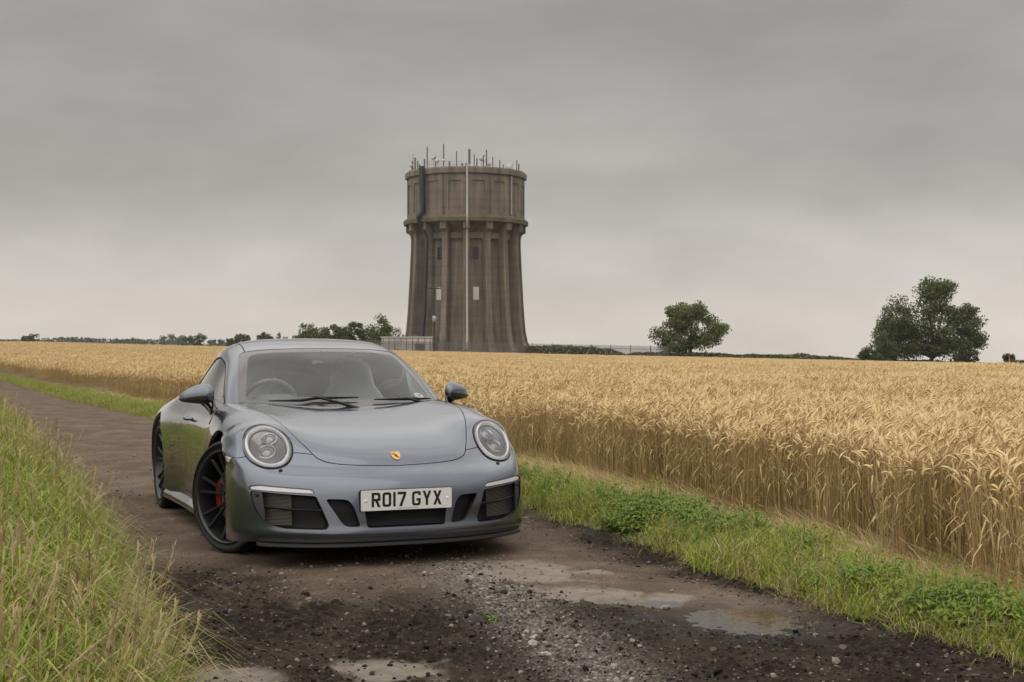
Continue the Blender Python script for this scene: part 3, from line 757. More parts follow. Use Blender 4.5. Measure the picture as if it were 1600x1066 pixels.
    # ---------------- wheels
    def wheel(tr, tw, rr):
        w = bpy.data.objects.new('wheel', None); COL.objects.link(w); w.parent = car
        h = tw / 2
        # outer side at -Y
        tp = [(rr, -h + .012), (rr + .012, -h + .004), (rr + .03, -h), (tr - .035, -h - .004), (tr - .014, -h + .008), (tr - .004, -h + .028), (tr, -h + .06), (tr, h - .06), (tr - .004, h - .028), (tr - .03, h), (rr, h - .012)]
        mb = MB(); mb.lathe(tp, 72, 'Y'); tyre = mb.build('tyre', RUBBER, w)
        gr = MB()
        for yy in (-.05, -.017, .017, .05):
            gr.lathe([(tr + .0006, yy - .004), (tr + .0006, yy + .004)], 72, 'Y')
        gr.build('tread_groove', mat('groove', (.006, .006, .006), .9), w, fix=False)
        # raised lettering band on the sidewall: short dashes
        rp = [(rr + .003, -h + .010), (rr + .001, -h + .002), (rr - .008, -h + .002), (rr - .012, -h + .016), (rr - .020, -h + .03), (rr - .022, h - .03), (rr - .006, h - .01), (rr, h - .004)]
        mb = MB(); mb.lathe(rp, 72, 'Y'); rim = mb.build('rim', SATIN, w)
        for i in range(7):
            for s_ in (-1, 1):
                mb = MB()
                a0 = 2 * math.pi * i / 7 + R(-77 + 90)
                a1 = a0 + s_ * R(10.0)
                pth = []
                for t in np.linspace(0, 1, 7):
                    r_ = .050 + (rr - .020 - .050) * t
                    a = a0 + s_ * R(5.5) * (1 - t) + (a1 - a0) * t ** .8
                    y = -h + .052 - .036 * t ** 1.6
                    pth.append((r_, a, y))
                V_ = []; 
                for r_, a, y in pth:
                    wd = .0115 - .003 * math.sin(math.pi * min(1, (r_ - .05) / .2)); dpth = .020
                    tx, tz = -math.sin(a), math.cos(a); cx_, cz_ = r_ * math.cos(a), r_ * math.sin(a)
                    V_ += [(cx_ - tx * wd, y + .008, cz_ - tz * wd), (cx_ - tx * wd * .62, y, cz_ - tz * wd * .62), (cx_ + tx * wd * .62, y, cz_ + tz * wd * .62), (cx_ + tx * wd, y + .008, cz_ + tz * wd), (cx_ + tx * wd * .8, y + dpth, cz_ + tz * wd * .8), (cx_ - tx * wd * .8, y + dpth, cz_ - tz * wd * .8)]
                k = 6
                mb.add(V_, [(j * k + q, j * k + (q + 1) % k, (j + 1) * k + (q + 1) % k, (j + 1) * k + q) for j in range(len(pth) - 1) for q in range(k)]); mb.build('spoke', SATIN, w)
        mb = MB(); mb.lathe([(.066, -h + .075), (.066, -h + .055), (.052, -h + .046), (.046, -h + .046)], 30, 'Y'); mb.lathe([(.045, -h + .060), (.043, -h + .026), (.033, -h + .022), (.031, -h + .030), (.0005, -h + .030)], 12, 'Y', sm=False); mb.build('centre_lock', SATIN, w)
        mb = MB(); mb.lathe([(.024, -h + .0285), (.0005, -h + .0275)], 20, 'Y'); mb.build('hub_badge', mat('badge_gold', (.45, .30, .08), .35, .7), w)
        mb = MB(); mb.lathe([(.175, -h + .085), (.175, -h + .115), (.08, -h + .115), (.08, -h + .085), (.175, -h + .085)], 48, 'Y'); mb.build('brake_disc', mat('brake_disc', (.13, .125, .12), .4, .8), w)
        return w
    def caliper(w, h, ang):
        mb = MB(); V_ = []
        angs = np.linspace(ang - R(27), ang + R(27), 9)
        for a in angs:
            for r_, y in ((.135, -h + .075), (.180, -h + .075), (.190, -h + .09), (.190, -h + .13), (.135, -h + .13)): V_.append((r_ * math.cos(a), y, r_ * math.sin(a)))
        k = 5
        mb.add(V_, [(j * k + q, j * k + (q + 1) % k, (j + 1) * k + (q + 1) % k, (j + 1) * k + q) for j in range(len(angs) - 1) for q in range(k)] + [tuple(range(k)), tuple(range(len(V_) - k, len(V_)))])
        mb.build('caliper', RED, w)
    STEER = R(27)
    for (x, sgn, tr, tw, yo, st_) in ((0, -1, .338, .245, .848, STEER), (0, 1, .338, .245, .848, STEER), (-2.45, -1, .3455, .295, .885, 0), (-2.45, 1, .3455, .295, .885, 0)):
        w = wheel(tr, tw, .277)
        caliper(w, tw / 2, R(180) if x == 0 and sgn < 0 else R(0) if x == 0 else R(0))
        piv = .848 - tw / 2
        w.location = (x, sgn * (yo - tw / 2), tr)
        w.rotation_euler = (0, 0, (0 if sgn < 0 else math.pi) + st_)
    # ---------------- number plate
    pl_ = bpy.data.objects.new('number_plate', None); COL.objects.link(pl_); pl_.parent = car
    PX, PZ = .993, .3855
    rc_ = round_poly([(-.26, -.0555), (.26, -.0555), (.26, .0555), (-.26, .0555)], .008, 4)
    mb = MB(); mb.prism(rc_, PX - .007, PX, lambda a, b, d: (d, a, PZ + b)); mb.build('plate', mat('plate_white', (.66, .65, .62), .35, 0, .3), pl_)
    mb = MB(); mb.prism([(a * 1.012, b * 1.05) for a, b in rc_], PX - .022, PX - .0075, lambda a, b, d: (d, a, PZ + b)); mb.build('holder', BLACK, pl_)
    for sgn in (1, -1):
        mb = MB(); mb.lathe([(.0075, 0), (.0068, .003), (.003, .0045), (.0005, .0048)], 14, 'X', M=Matrix.Translation((PX, sgn * .233, PZ))); mb.build('screw_cap', mat('cap_white', (.75, .75, .73), .3), pl_)
    GL = {
        'R': ([(0, 0), (0, 79), (50, 79, 17), (50, 33, 15), (35.5, 33.5), (51, 0), (35, 0), (21, 33), (14, 33), (14, 0)], [[(14, 66), (36, 66, 6), (36, 46, 6), (14, 46)]]),
        'O': ([(0, 0, 17), (0, 79, 17), (50, 79, 17), (50, 0, 17)], [[(14, 13, 6), (36, 13, 6), (36, 66, 6), (14, 66, 6)]]),
        '1': ([(0, 0), (0, 79), (14, 79), (14, 0)], []),
        '7': ([(0, 79), (50, 79), (50, 67), (25, 0), (9, 0), (34, 65), (0, 65)], []),
        'G': ([(50, 56), (50, 79, 17), (0, 79, 17), (0, 0, 17), (50, 0, 17), (50, 40), (25, 40), (25, 27), (36, 27), (36, 13, 6), (14, 13, 6), (14, 66, 6), (36, 66, 6), (36, 56)], []),
        'Y': ([(0, 79), (15.5, 79), (25, 50), (34.5, 79), (50, 79), (32, 33), (32, 0), (18, 0), (18, 33)], []),
        'X': ([(0, 79), (15.5, 79), (25, 55), (34.5, 79), (50, 79), (33, 40), (50, 0), (34.5, 0), (25, 24.5), (15.5, 0), (0, 0), (17, 40)], [])}
    adv = 0.0; INK = mat('plate_ink', (.008, .008, .009), .4)
    seq = [('R', 50, 11), ('O', 50, 11), ('1', 14, 11), ('7', 50, 33), ('G', 50, 11), ('Y', 50, 11), ('X', 50, 0)]
    tot = sum(w_ + g_ for _, w_, g_ in seq)
    for ch, w_, g_ in seq:
        cu = bpy.data.curves.new('glyph', 'CURVE'); cu.dimensions = '2D'; cu.fill_mode = 'BOTH'
        for poly in [GL[ch][0]] + GL[ch][1]:
            pp = round_poly([p if len(p) > 2 else (p[0], p[1], .4) for p in poly], .4, 5)
            sp = cu.splines.new('POLY'); sp.points.add(len(pp) - 1); sp.use_cyclic_u = True
            for q, (a, b) in enumerate(pp): sp.points[q].co = (a * .001, b * .001, 0, 1)
        to = bpy.data.objects.new('tmp', cu); COL.objects.link(to)
        me = bpy.data.meshes.new_from_object(to.evaluated_get(bpy.context.evaluated_depsgraph_get())); bpy.data.objects.remove(to)
        x0 = (-tot / 2 + adv) * .001
        for vtx in me.vertices:
            a, b = vtx.co.x, vtx.co.y; vtx.co = (PX + .0008, x0 + a, PZ - .0365 + b)
        o = link('character', me, INK, pl_); adv += w_ + g_
    def small_text(s_, size, yc, zc, name):
        cu = bpy.data.curves.new('t', 'FONT'); cu.body = s_; cu.size = size; cu.align_x = 'CENTER'
        to = bpy.data.objects.new('tmp', cu); COL.objects.link(to)
        me = bpy.data.meshes.new_from_object(to.evaluated_get(bpy.context.evaluated_depsgraph_get())); bpy.data.objects.remove(to)
        for vtx in me.vertices:
            a, b = vtx.co.x, vtx.co.y; vtx.co = (PX + .0008, yc + a, zc + b)
        link(name, me, INK, pl_)
    small_text('Porsche Cars Great Britain Limited', .0085, .005, PZ - .0495, 'dealer_text')
    small_text('BS AU 145d', .005, .222, PZ - .047, 'maker_text')
    # ---------------- crest on the hood
    em = bpy.data.objects.new('hood_crest', None); COL.objects.link(em); em.parent = car
    q = np.argmin((hood.V[:, 0] - .783) ** 2 + hood.V[:, 1] ** 2); c0 = hood.V[q]; n0 = norm(hood.N[q] * np.array([1, 0, 1])); t0 = np.array([0, 1.0, 0]); t1 = np.cross(n0, t0)
    if t1[2] < 0: t1 = -t1
    fn = lambda a, b, d: tuple(c0 + t0 * a * .001 + t1 * b * .001 + n0 * d)
    shield = [(-26, 30), (-13, 33), (0, 31), (13, 33), (26, 30), (26, 4), (22, -14), (12, -27), (0, -35), (-12, -27), (-22, -14), (-26, 4)]
    GOLD = mat('crest_gold', (.55, .36, .12), .3, .85)
    mb = MB(); mb.prism(shield, -.004, .004, fn); mb.build('shield', GOLD, em)
    CR = mat('crest_red', (.25, .03, .02), .4); CK = mat('crest_black', (.02, .018, .016), .4)
    mb = MB()
    for sx_, y0 in ((-1, 1), (1, -1)):
        for k in range(3):
            ya = (8 + k * 6.5) if y0 > 0 else (-8 - k * 5.5)
            xo = 22 if y0 > 0 else 19 - k * 3.5
            mb.prism([(sx_ * 3, ya), (sx_ * xo, ya), (sx_ * xo, ya + 3), (sx_ * 3, ya + 3)], .004, .0048, fn)
    mb.build('crest_stripes', CR, em)
    mb = MB(); mb.prism([(-8, 10), (8, 10), (8, -2), (4, -9), (0, -12), (-4, -9), (-8, -2)], .0042, .0056, fn); mb.build('crest_centre', CK, em)
    return car
car = build_car()
# ================================================================== THE PLACE
rng = np.random.default_rng(11)
def sstep(a, b, x):
    t = np.clip((np.asarray(x, float) - a) / (b - a), 0, 1); return t * t * (3 - 2 * t)
def vnoise(x, y, seed=0):
    """2-D value noise 0..1"""
    xi = np.floor(x).astype(np.int64); yi = np.floor(y).astype(np.int64); fx = x - xi; fy = y - yi
    fx = fx * fx * (3 - 2 * fx); fy = fy * fy * (3 - 2 * fy)
    def hsh(a, b):
        n = (a * 374761393 + b * 668265263 + seed * 974634777) & 0xffffffff
        n = ((n ^ (n >> 13)) * 1274126177) & 0xffffffff
        return ((n ^ (n >> 16)) & 0xffff) / 65535.0
    a, b, c, d = hsh(xi, yi), hsh(xi + 1, yi), hsh(xi, yi + 1), hsh(xi + 1, yi + 1)
    return (a * (1 - fx) + b * fx) * (1 - fy) + (c * (1 - fx) + d * fx) * fy
def fbm(x, y, seed=0, oct_=4, gain=.5):
    s = 0; a = 1; t = 0
    for o in range(oct_):
        s = s + a * vnoise(x * 2 ** o, y * 2 ** o, seed + o * 17); t += a; a *= gain
    return s / t
def terrain(x, y):
    """the field lies almost level here and falls gently to one side further out"""
    x = np.asarray(x, float); y = np.asarray(y, float)
    return -.0213 * np.clip(x, -78, 95) * sstep(14, 125, y) - .02 * np.clip(y - 202, 0, 2500) * sstep(-75, -25, x)
# plan curves: distance ahead -> sideways position
LEFT_Y = [2, 3.9, 5.3, 6.7, 9.05, 14, 25.7, 33, 51, 100, 220]
LEFT_X = [-.55, -.98, -1.45, -1.95, -2.85, -4.8, -9.8, -14, -22.6, -48, -110]
RIGHT_Y = [2, 4.0, 5.07, 6.17, 8.4, 9.9, 14, 18.5, 22.6, 27, 32.3, 51, 100, 220]
RIGHT_X = [3.2, 2.4, 1.95, 1.50, .80, .25, -1.35, -3.5, -5.7, -7.9, -10.6, -19.3, -45, -107]
EDGE_Y = [2, 4.5, 6.8, 7.6, 9.6, 11.7, 13, 14.7, 18.5, 27, 49, 90, 165, 260]
EDGE_X = [4.15, 3.0, 2.22, 1.98, 1.5, .9, .42, -.15, -2.1, -6.6, -17.8, -39, -85, -140]
def left_edge(y): return np.interp(y, LEFT_Y, LEFT_X)
def right_edge(y): return np.interp(y, RIGHT_Y, RIGHT_X)
def field_edge(y): return np.interp(y, EDGE_Y, EDGE_X)
def far_edge(x): return 192 + 0.0 * x + np.where(x < -25, (-25 - x) * .7, 0) + np.where(x > 20, -(x - 20) * .06, 0)
def field_mask(x, y): return (x > field_edge(y)) & (y < far_edge(x)) & (y > 2)
def ground_z(x, y):
    x = np.asarray(x, float); y = np.asarray(y, float)
    le, re = left_edge(y), right_edge(y)
    dl = le - x; dr = x - re
    off = np.maximum(dl, dr)                              # >0 outside the track
    z = terrain(x, y) - .05 + .075 * sstep(0.0, .35, off)
    z = z + .14 * sstep(.1, 1.3, dl) * (y < 60) + .02 * (fbm(x * 1.3, y * 1.3, 5) - .5) * (off > 0)
    return z
def attr(me, name, data, kind='FLOAT'):
    a = me.attributes.new(name, kind, 'POINT'); a.data.foreach_set('value' if kind != 'FLOAT_VECTOR' else 'vector', np.ascontiguousarray(data).ravel())
def grid_mesh(name, X, Y, Z, m):
    nr, nc = X.shape
    me = bpy.data.meshes.new(name)
    V = np.stack([X, Y, Z], -1).reshape(-1, 3).astype(np.float32)
    I = np.arange(nr * nc, dtype=np.int32).reshape(nr, nc)
    F = np.stack([I[:-1, :-1], I[:-1, 1:], I[1:, 1:], I[1:, :-1]], -1).reshape(-1, 4)
    me.vertices.add(len(V)); me.vertices.foreach_set('co', V.ravel())
    me.loops.add(F.size); me.loops.foreach_set('vertex_index', F.ravel())
    me.polygons.add(len(F)); me.polygons.foreach_set('loop_start', np.arange(0, F.size, 4, dtype=np.int32)); me.polygons.foreach_set('loop_total', np.full(len(F), 4, np.int32))
    me.update(calc_edges=True); me.validate()
    return link(name, me, m, None, True)
def mixrgb(N, L, fac, a, b, blend='MIX'):
    mx = N.new('ShaderNodeMix'); mx.data_type = 'RGBA'; mx.blend_type = blend
    for sock, v in (('Factor', fac), ('A', a), ('B', b)):
        if hasattr(v, 'is_linked') or hasattr(v, 'links'): L.new(v, mx.inputs[sock])
        else: mx.inputs[sock].default_value = v if sock == 'Factor' else (*v, 1)
    return mx.outputs['Result']
def n_noise(N, L, vec, scale, detail=4, rough=.5):
    nz = N.new('ShaderNodeTexNoise'); nz.inputs['Scale'].default_value = scale; nz.inputs['Detail'].default_value = detail; nz.inputs['Roughness'].default_value = rough
    L.new(vec, nz.inputs['Vector']); return nz.outputs['Fac']
def n_ramp(N, L, fac, stops):
    rp = N.new('ShaderNodeValToRGB'); el = rp.color_ramp.elements
    el[0].position, el[0].color = stops[0][0], (*stops[0][1], 1); el[1].position, el[1].color = stops[-1][0], (*stops[-1][1], 1)
    for p, c in stops[1:-1]:
        e = el.new(p); e.color = (*c, 1)
    L.new(fac, rp.inputs[0]); return rp.outputs[0]
def n_attr(N, name):
    a = N.new('ShaderNodeAttribute'); a.attribute_name = name; return a.outputs['Fac']
def n_math(N, L, op, a, b=None):
    m_ = N.new('ShaderNodeMath'); m_.operation = op
    for i, v in enumerate((a, b)):
        if v is None: continue
        if hasattr(v, 'links'): L.new(v, m_.inputs[i])
        else: m_.inputs[i].default_value = v
    return m_.outputs[0]

# ------------------------------------------------------------------ ground sheet
def build_ground():
    ys = np.concatenate([[-2500, -1200, -600, -300, -150, -80], np.linspace(-40, 2, 12), 2 + np.cumsum(np.full(160, .12)), ])
    y = ys[-1]; st = .13; ex = []
    while y < 4500: st *= 1.045; y += st; ex.append(y)
    ys = np.concatenate([ys, ex])
    t = np.linspace(-1, 1, 260); t = np.sign(t) * np.abs(t) ** 1.5
    X = t[None, :] * (14 + 1.3 * np.abs(ys) + 2.0 * np.maximum(-ys, 0))[:, None]; Y = np.repeat(ys[:, None], len(t), 1)
    Z = ground_z(X, Y)
    m = mat('ground_soil', (.12, .09, .05), .95); N, L, b = nodes_of(m)
    tc = N.new('ShaderNodeTexCoord').outputs['Object']
    straw = n_ramp(N, L, n_noise(N, L, tc, 3.5, 6), [(.3, (.10, .07, .035)), (.5, (.19, .135, .065)), (.7, (.30, .22, .11))])
    grass = n_ramp(N, L, n_noise(N, L, tc, 5.0, 6), [(.3, (.035, .045, .014)), (.5, (.075, .085, .025)), (.72, (.17, .14, .06))])
    L.new(mixrgb(N, L, n_attr(N, 'field'), grass, straw), b.inputs['Base Color'])
    o = grid_mesh('ground', X, Y, Z, m); o['kind'] = 'structure'
    attr(o.data, 'field', ((X > field_edge(Y) - .55 + .5 * (fbm(X * 1.5, Y * 1.5, 59) - .5)) & (Y < far_edge(X)) & (Y > 2)).astype(np.float32).ravel())
build_ground()

# ------------------------------------------------------------------ the track
def track_masks(X, Y):
    """where the surface is loose black planings, pale worn concrete, grey chippings, wet"""
    n1 = fbm(X * 1.1 + 3, Y * 1.1, 21); n2 = fbm(X * 4, Y * 4, 22); n3 = fbm(X * 12, Y * 12, 23, 3)
    wob = (n1 - .5) * 1.6 + (n2 - .5) * .7 + (n3 - .5) * .25
    dark = sstep(7.05, 6.2, Y + wob * .8 + .25 * (X - .2)) * (.84 + .16 * sstep(.40, .56, .5 * n2 + .5 * fbm(X * 2.2, Y * 2.2, 25)))
    dark = np.maximum(dark, sstep(.55, .1, right_edge(Y) - X + wob * .35) * sstep(14, 8, Y))
    # dark strip below the car's nose and along its right
    def blob(cx, cy, rx, ry, ang, w=.35):
        c, s = math.cos(ang), math.sin(ang); a = ((X - cx) * c + (Y - cy) * s) / rx; b_ = (-(X - cx) * s + (Y - cy) * c) / ry
        return sstep(1 + w * .8, 1 - w * .8, np.hypot(a, b_) + wob * .6 + (n3 - .5) * .9)
    conc = np.maximum.reduce([blob(.10, 7.25, .30, .36, .2), blob(.42, 6.55, .34, .24, -.3), blob(.46, 7.3, .09, .10, 0), blob(-.47, 5.02, .20, .17, .1), blob(-1.03, 4.95, .20, .14, 0), blob(.75, 6.55, .16, .14, 0)])
    # chippings: a curved streak
    cxl = np.interp(Y, [4.5, 5.2, 6.0, 6.8, 7.6, 8.2], [.42, .28, .06, -.16, -.36, -.42])
    grav = np.exp(-((X - cxl + wob * .10) / .23) ** 2) * sstep(8.2, 7.2, Y)
    wet = blob(1.02, 6.02, .55, .52, -.5, .5)
    return dark, conc, grav, wet, n1, n2, n3
def puddle_depth(X, Y):
    c, s = math.cos(-.55), math.sin(-.55)
    a = ((X - .97) * c + (Y - 6.05) * s) / .34; b_ = (-(X - .97) * s + (Y - 6.05) * c) / .30
    d1 = np.exp(-(a * a + b_ * b_) * 1.1)
    a2 = (X - .72) / .16; b2 = (Y - 6.42) / .16
    return np.maximum(d1, .8 * np.exp(-(a2 * a2 + b2 * b2)))
def track_z(X, Y):
    dark, conc, grav, wet, n1, n2, n3 = track_masks(X, Y)
    re, le = right_edge(Y), left_edge(Y); w = re - le; t = (X - le) / w
    near = sstep(26, 9, Y)
    z = terrain(X, Y) + .012 + .022 * np.cos((t - .5) * 2 * math.pi * 1.0) * sstep(4, 8, Y)      # slight crown
    z = z + near * ((n1 - .5) * .022 + (n2 - .5) * .016 + (n3 - .5) * .006)
    fine = fbm(X * 38, Y * 38, 31, 3) - .5
    clod = np.maximum(fbm(X * 17, Y * 17, 33, 3) - .47, 0)
    z = z + near * (fine * (.004 + .012 * dark * (1 - conc)) + clod * .085 * dark * (1 - conc) * (1 - .7 * wet) + fine * grav * .012)
    z = z - .030 * puddle_depth(X, Y)
    # flat where the tyres stand
    return z
def build_track():
    ys = [3.2]; st = .0125
    while ys[-1] < 215:
        y = ys[-1]; st = .0125 if y < 8 else .0125 * (y / 8) ** 1.9
        ys.append(y + min(st, 4))
    ys = np.array(ys)
    t = np.linspace(-.10, 1.10, 290)
    le, re = left_edge(ys), right_edge(ys)
    X = le[:, None] + (re - le)[:, None] * t[None, :]; Y = np.repeat(ys[:, None], len(t), 1)
    Z = track_z(X, Y)
    off = np.maximum(-t, t - 1)[None, :] * (re - le)[:, None]
    Z = Z - np.maximum(off, 0) * .30
    dark, conc, grav, wet, n1, n2, n3 = track_masks(X, Y)
    m = mat('track_surface', (.1, .08, .06), .9); N, L, b = nodes_of(m)
    tc = N.new('ShaderNodeTexCoord').outputs['Object']
    base = n_ramp(N, L, n_noise(N, L, tc, 2.2, 8, .62), [(.28, (.066, .046, .031)), (.48, (.105, .076, .053)), (.62, (.138, .104, .075)), (.8, (.20, .160, .120))])
    speck = n_ramp(N, L, n_noise(N, L, tc, 85, 3, .6), [(.30, (.45, .45, .45)), (.5, (1, 1, 1)), (.66, (1.25, 1.22, 1.18)), (.78, (2.3, 2.2, 2.05))])
    base = mixrgb(N, L, .85, base, speck, 'MULTIPLY')
    dk = n_ramp(N, L, n_noise(N, L, tc, 30, 6, .65), [(.3, (.007, .005, .0035)), (.55, (.022, .015, .010)), (.68, (.055, .040, .028)), (.8, (.13, .10, .075))])
    cc = n_ramp(N, L, n_noise(N, L, tc, 14, 8, .7), [(.25, (.13, .11, .086)), (.5, (.23, .20, .16)), (.75, (.31, .275, .225))])
    gv = n_ramp(N, L, n_noise(N, L, tc, 55, 3, .6), [(.3, (.035, .03, .026)), (.5, (.12, .105, .09)), (.7, (.26, .235, .205))])
    c = mixrgb(N, L, n_attr(N, 'dark'), base, dk)
    c = mixrgb(N, L, n_math(N, L, 'MULTIPLY', n_attr(N, 'gravel'), .75), c, gv)
    c = mixrgb(N, L, n_math(N, L, 'MULTIPLY', n_attr(N, 'concrete'), .72), c, cc)
    wetc = mixrgb(N, L, n_math(N, L, 'MULTIPLY', n_attr(N, 'wet'), .6), c, (.020, .016, .013))
    L.new(wetc, b.inputs['Base Color'])
    rg = N.new('ShaderNodeMapRange'); rg.inputs['To Min'].default_value = .92; rg.inputs['To Max'].default_value = .30
    L.new(n_math(N, L, 'MULTIPLY', n_attr(N, 'wet'), n_noise(N, L, tc, 6, 4)), rg.inputs['Value']); L.new(rg.outputs[0], b.inputs['Roughness'])
    b.inputs['Specular IOR Level'].default_value = .14
    bp = N.new('ShaderNodeBump'); bp.inputs['Strength'].default_value = .55; bp.inputs['Distance'].default_value = .012
    L.new(n_noise(N, L, tc, 120, 4, .65), bp.inputs['Height']); L.new(bp.outputs[0], b.inputs['Normal'])
    o = grid_mesh('track', X, Y, Z, m); o['kind'] = 'structure'
    for k, a in (('dark', dark), ('concrete', conc * (1 - .4 * grav)), ('gravel', grav), ('wet', wet)): attr(o.data, k, a.astype(np.float32).ravel())
build_track()
# standing water in the hollow
def build_puddle():
    xs = np.linspace(.35, 1.55, 40); ys = np.linspace(5.35, 6.85, 40); X, Y = np.meshgrid(xs, ys)
    lev = float(np.median(track_z(X, Y)[puddle_depth(X, Y) > .55])) + .006
    keep_ = puddle_depth(X, Y) > .16
    I = np.arange(X.size).reshape(X.shape); V = np.stack([X, Y, np.full_like(X, lev)], -1).reshape(-1, 3)
    F = [(I[i, j], I[i, j + 1], I[i + 1, j + 1], I[i + 1, j]) for i in range(39) for j in range(39) if keep_[i:i + 2, j:j + 2].all()]
    m = mat('puddle_water', (.030, .025, .020), .06, 0, 0, spec=1.0); N, L, b = nodes_of(m)
    tc = N.new('ShaderNodeTexCoord').outputs['Object']; bp = N.new('ShaderNodeBump'); bp.inputs['Strength'].default_value = .12; bp.inputs['Distance'].default_value = .01
    L.new(n_noise(N, L, tc, 14, 2), bp.inputs['Height']); L.new(bp.outputs[0], b.inputs['Normal'])
    o = pydata('puddle_water', V, F, m, None, True); props(o, kind='structure')
build_puddle()

# ------------------------------------------------------------------ scattering kit (for uncountable cover only)
def proto_collection(name, objs):
    c = bpy.data.collections.new(name)
    for o in objs:
        for k in list(o.users_collection): k.objects.unlink(o)
        c.objects.link(o)
    return c
def scatter(name, pts, rot, scl, idx, coll, label, cat):
    me = bpy.data.meshes.new(name); n = len(pts)
    me.vertices.add(n); me.vertices.foreach_set('co', np.asarray(pts, np.float32).ravel())
    attr(me, 'rot', np.asarray(rot, np.float32), 'FLOAT_VECTOR'); attr(me, 'scl', np.asarray(scl, np.float32))
    a = me.attributes.new('idx', 'INT', 'POINT'); a.data.foreach_set('value', np.asarray(idx, np.int32))
    o = link(name, me); props(o, label, cat, kind='stuff')
    ng = bpy.data.node_groups.new(name + '_nodes', 'GeometryNodeTree')
    ng.interface.new_socket('Geometry', in_out='INPUT', socket_type='NodeSocketGeometry'); ng.interface.new_socket('Geometry', in_out='OUTPUT', socket_type='NodeSocketGeometry')
    N = ng.nodes.new; L = ng.links.new
    gi, go = N('NodeGroupInput'), N('NodeGroupOutput'); ip = N('GeometryNodeInstanceOnPoints'); ci = N('GeometryNodeCollectionInfo')
    ci.inputs['Collection'].default_value = coll; ci.inputs['Separate Children'].default_value = True; ci.inputs['Reset Children'].default_value = True
    ip.inputs['Pick Instance'].default_value = True
    def na(nm, t):
        q = N('GeometryNodeInputNamedAttribute'); q.data_type = t; q.inputs['Name'].default_value = nm; return [s for s in q.outputs if s.enabled and s.name == 'Attribute'][0]
    L(gi.outputs[0], ip.inputs['Points']); L(ci.outputs[0], ip.inputs['Instance']); L(na('idx', 'INT'), ip.inputs['Instance Index'])
    e2r = N('FunctionNodeEulerToRotation'); L(na('rot', 'FLOAT_VECTOR'), e2r.inputs[0]); L(e2r.outputs[0], ip.inputs['Rotation']); L(na('scl', 'FLOAT'), ip.inputs['Scale'])
    L(ip.outputs[0], go.inputs[0])
    md = o.modifiers.new('scatter', 'NODES'); md.node_group = ng
    return o
def var_mat(name, stops, rough=.7, transl=.0, patch=.0):
    """plant material: colour varies from instance to instance and along a vertex attribute 'tone'"""
    m = mat(name, stops[len(stops) // 2][1], rough, spec=.25); N, L, b = nodes_of(m)
    oi = N.new('ShaderNodeObjectInfo').outputs['Random']
    at = n_attr(N, 'tone')
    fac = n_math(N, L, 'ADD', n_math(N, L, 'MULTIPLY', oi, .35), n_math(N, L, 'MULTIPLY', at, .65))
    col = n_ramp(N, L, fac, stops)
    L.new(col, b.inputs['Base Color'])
    if transl:
        out = m.node_tree.nodes['Material Output']; tr = N.new('ShaderNodeBsdfTranslucent'); mx = N.new('ShaderNodeMixShader'); mx.inputs[0].default_value = transl
        L.new(col, tr.inputs['Color']); L.new(b.outputs[0], mx.inputs[1]); L.new(tr.outputs[0], mx.inputs[2]); L.new(mx.outputs[0], out.inputs['Surface'])
    return m
class PB:
    """plant builder: ribbons, stems and ears with a tone per vertex and a material slot per face"""
    def __init__(s): s.V = []; s.F = []; s.T = []; s.M = []
    def ribbon(s, pts, w, side, tone, mi=0):
        k = len(s.V); n = len(pts)
        for i, p in enumerate(pts):
            ww = w[i] if hasattr(w, '__len__') else w
            s.V += [tuple(np.array(p) - np.array(side) * ww), tuple(np.array(p) + np.array(side) * ww)]; s.T += [tone, tone]
        for i in range(n - 1): s.F.append((k + 2 * i, k + 2 * i + 1, k + 2 * i + 3, k + 2 * i + 2)); s.M.append(mi)
    def stem(s, pts, r, tone, mi=0, n=3):
        k = len(s.V)
        for i, p in enumerate(pts):
            rr = r[i] if hasattr(r, '__len__') else r
            for j in range(n):
                q = 2 * math.pi * j / n; s.V.append((p[0] + rr * math.cos(q), p[1] + rr * math.sin(q), p[2])); s.T.append(tone)
        for i in range(len(pts) - 1):
            for j in range(n): s.F.append((k + i * n + j, k + i * n + (j + 1) % n, k + (i + 1) * n + (j + 1) % n, k + (i + 1) * n + j)); s.M.append(mi)
    def tri(s, a, b, c, tone, mi=0):
        k = len(s.V); s.V += [tuple(a), tuple(b), tuple(c)]; s.T += [tone] * 3; s.F.append((k, k + 1, k + 2)); s.M.append(mi)
    def quad(s, a, b, c, d, tone, mi=0):
        k = len(s.V); s.V += [tuple(a), tuple(b), tuple(c), tuple(d)]; s.T += [tone] * 4; s.F.append((k, k + 1, k + 2, k + 3)); s.M.append(mi)
    def build(s, name, mats, smooth=False):
        me = bpy.data.meshes.new(name); me.from_pydata([tuple(map(float, v)) for v in s.V], [], s.F)
        for m_ in mats: me.materials.append(m_)
        me.polygons.foreach_set('material_index', np.array(s.M, np.int32))
        if smooth: me.polygons.foreach_set('use_smooth', np.ones(len(s.F), bool))
        me.update(); attr(me, 'tone', np.array(s.T, np.float32))
        o = bpy.data.objects.new(name, me); COL.objects.link(o); return o

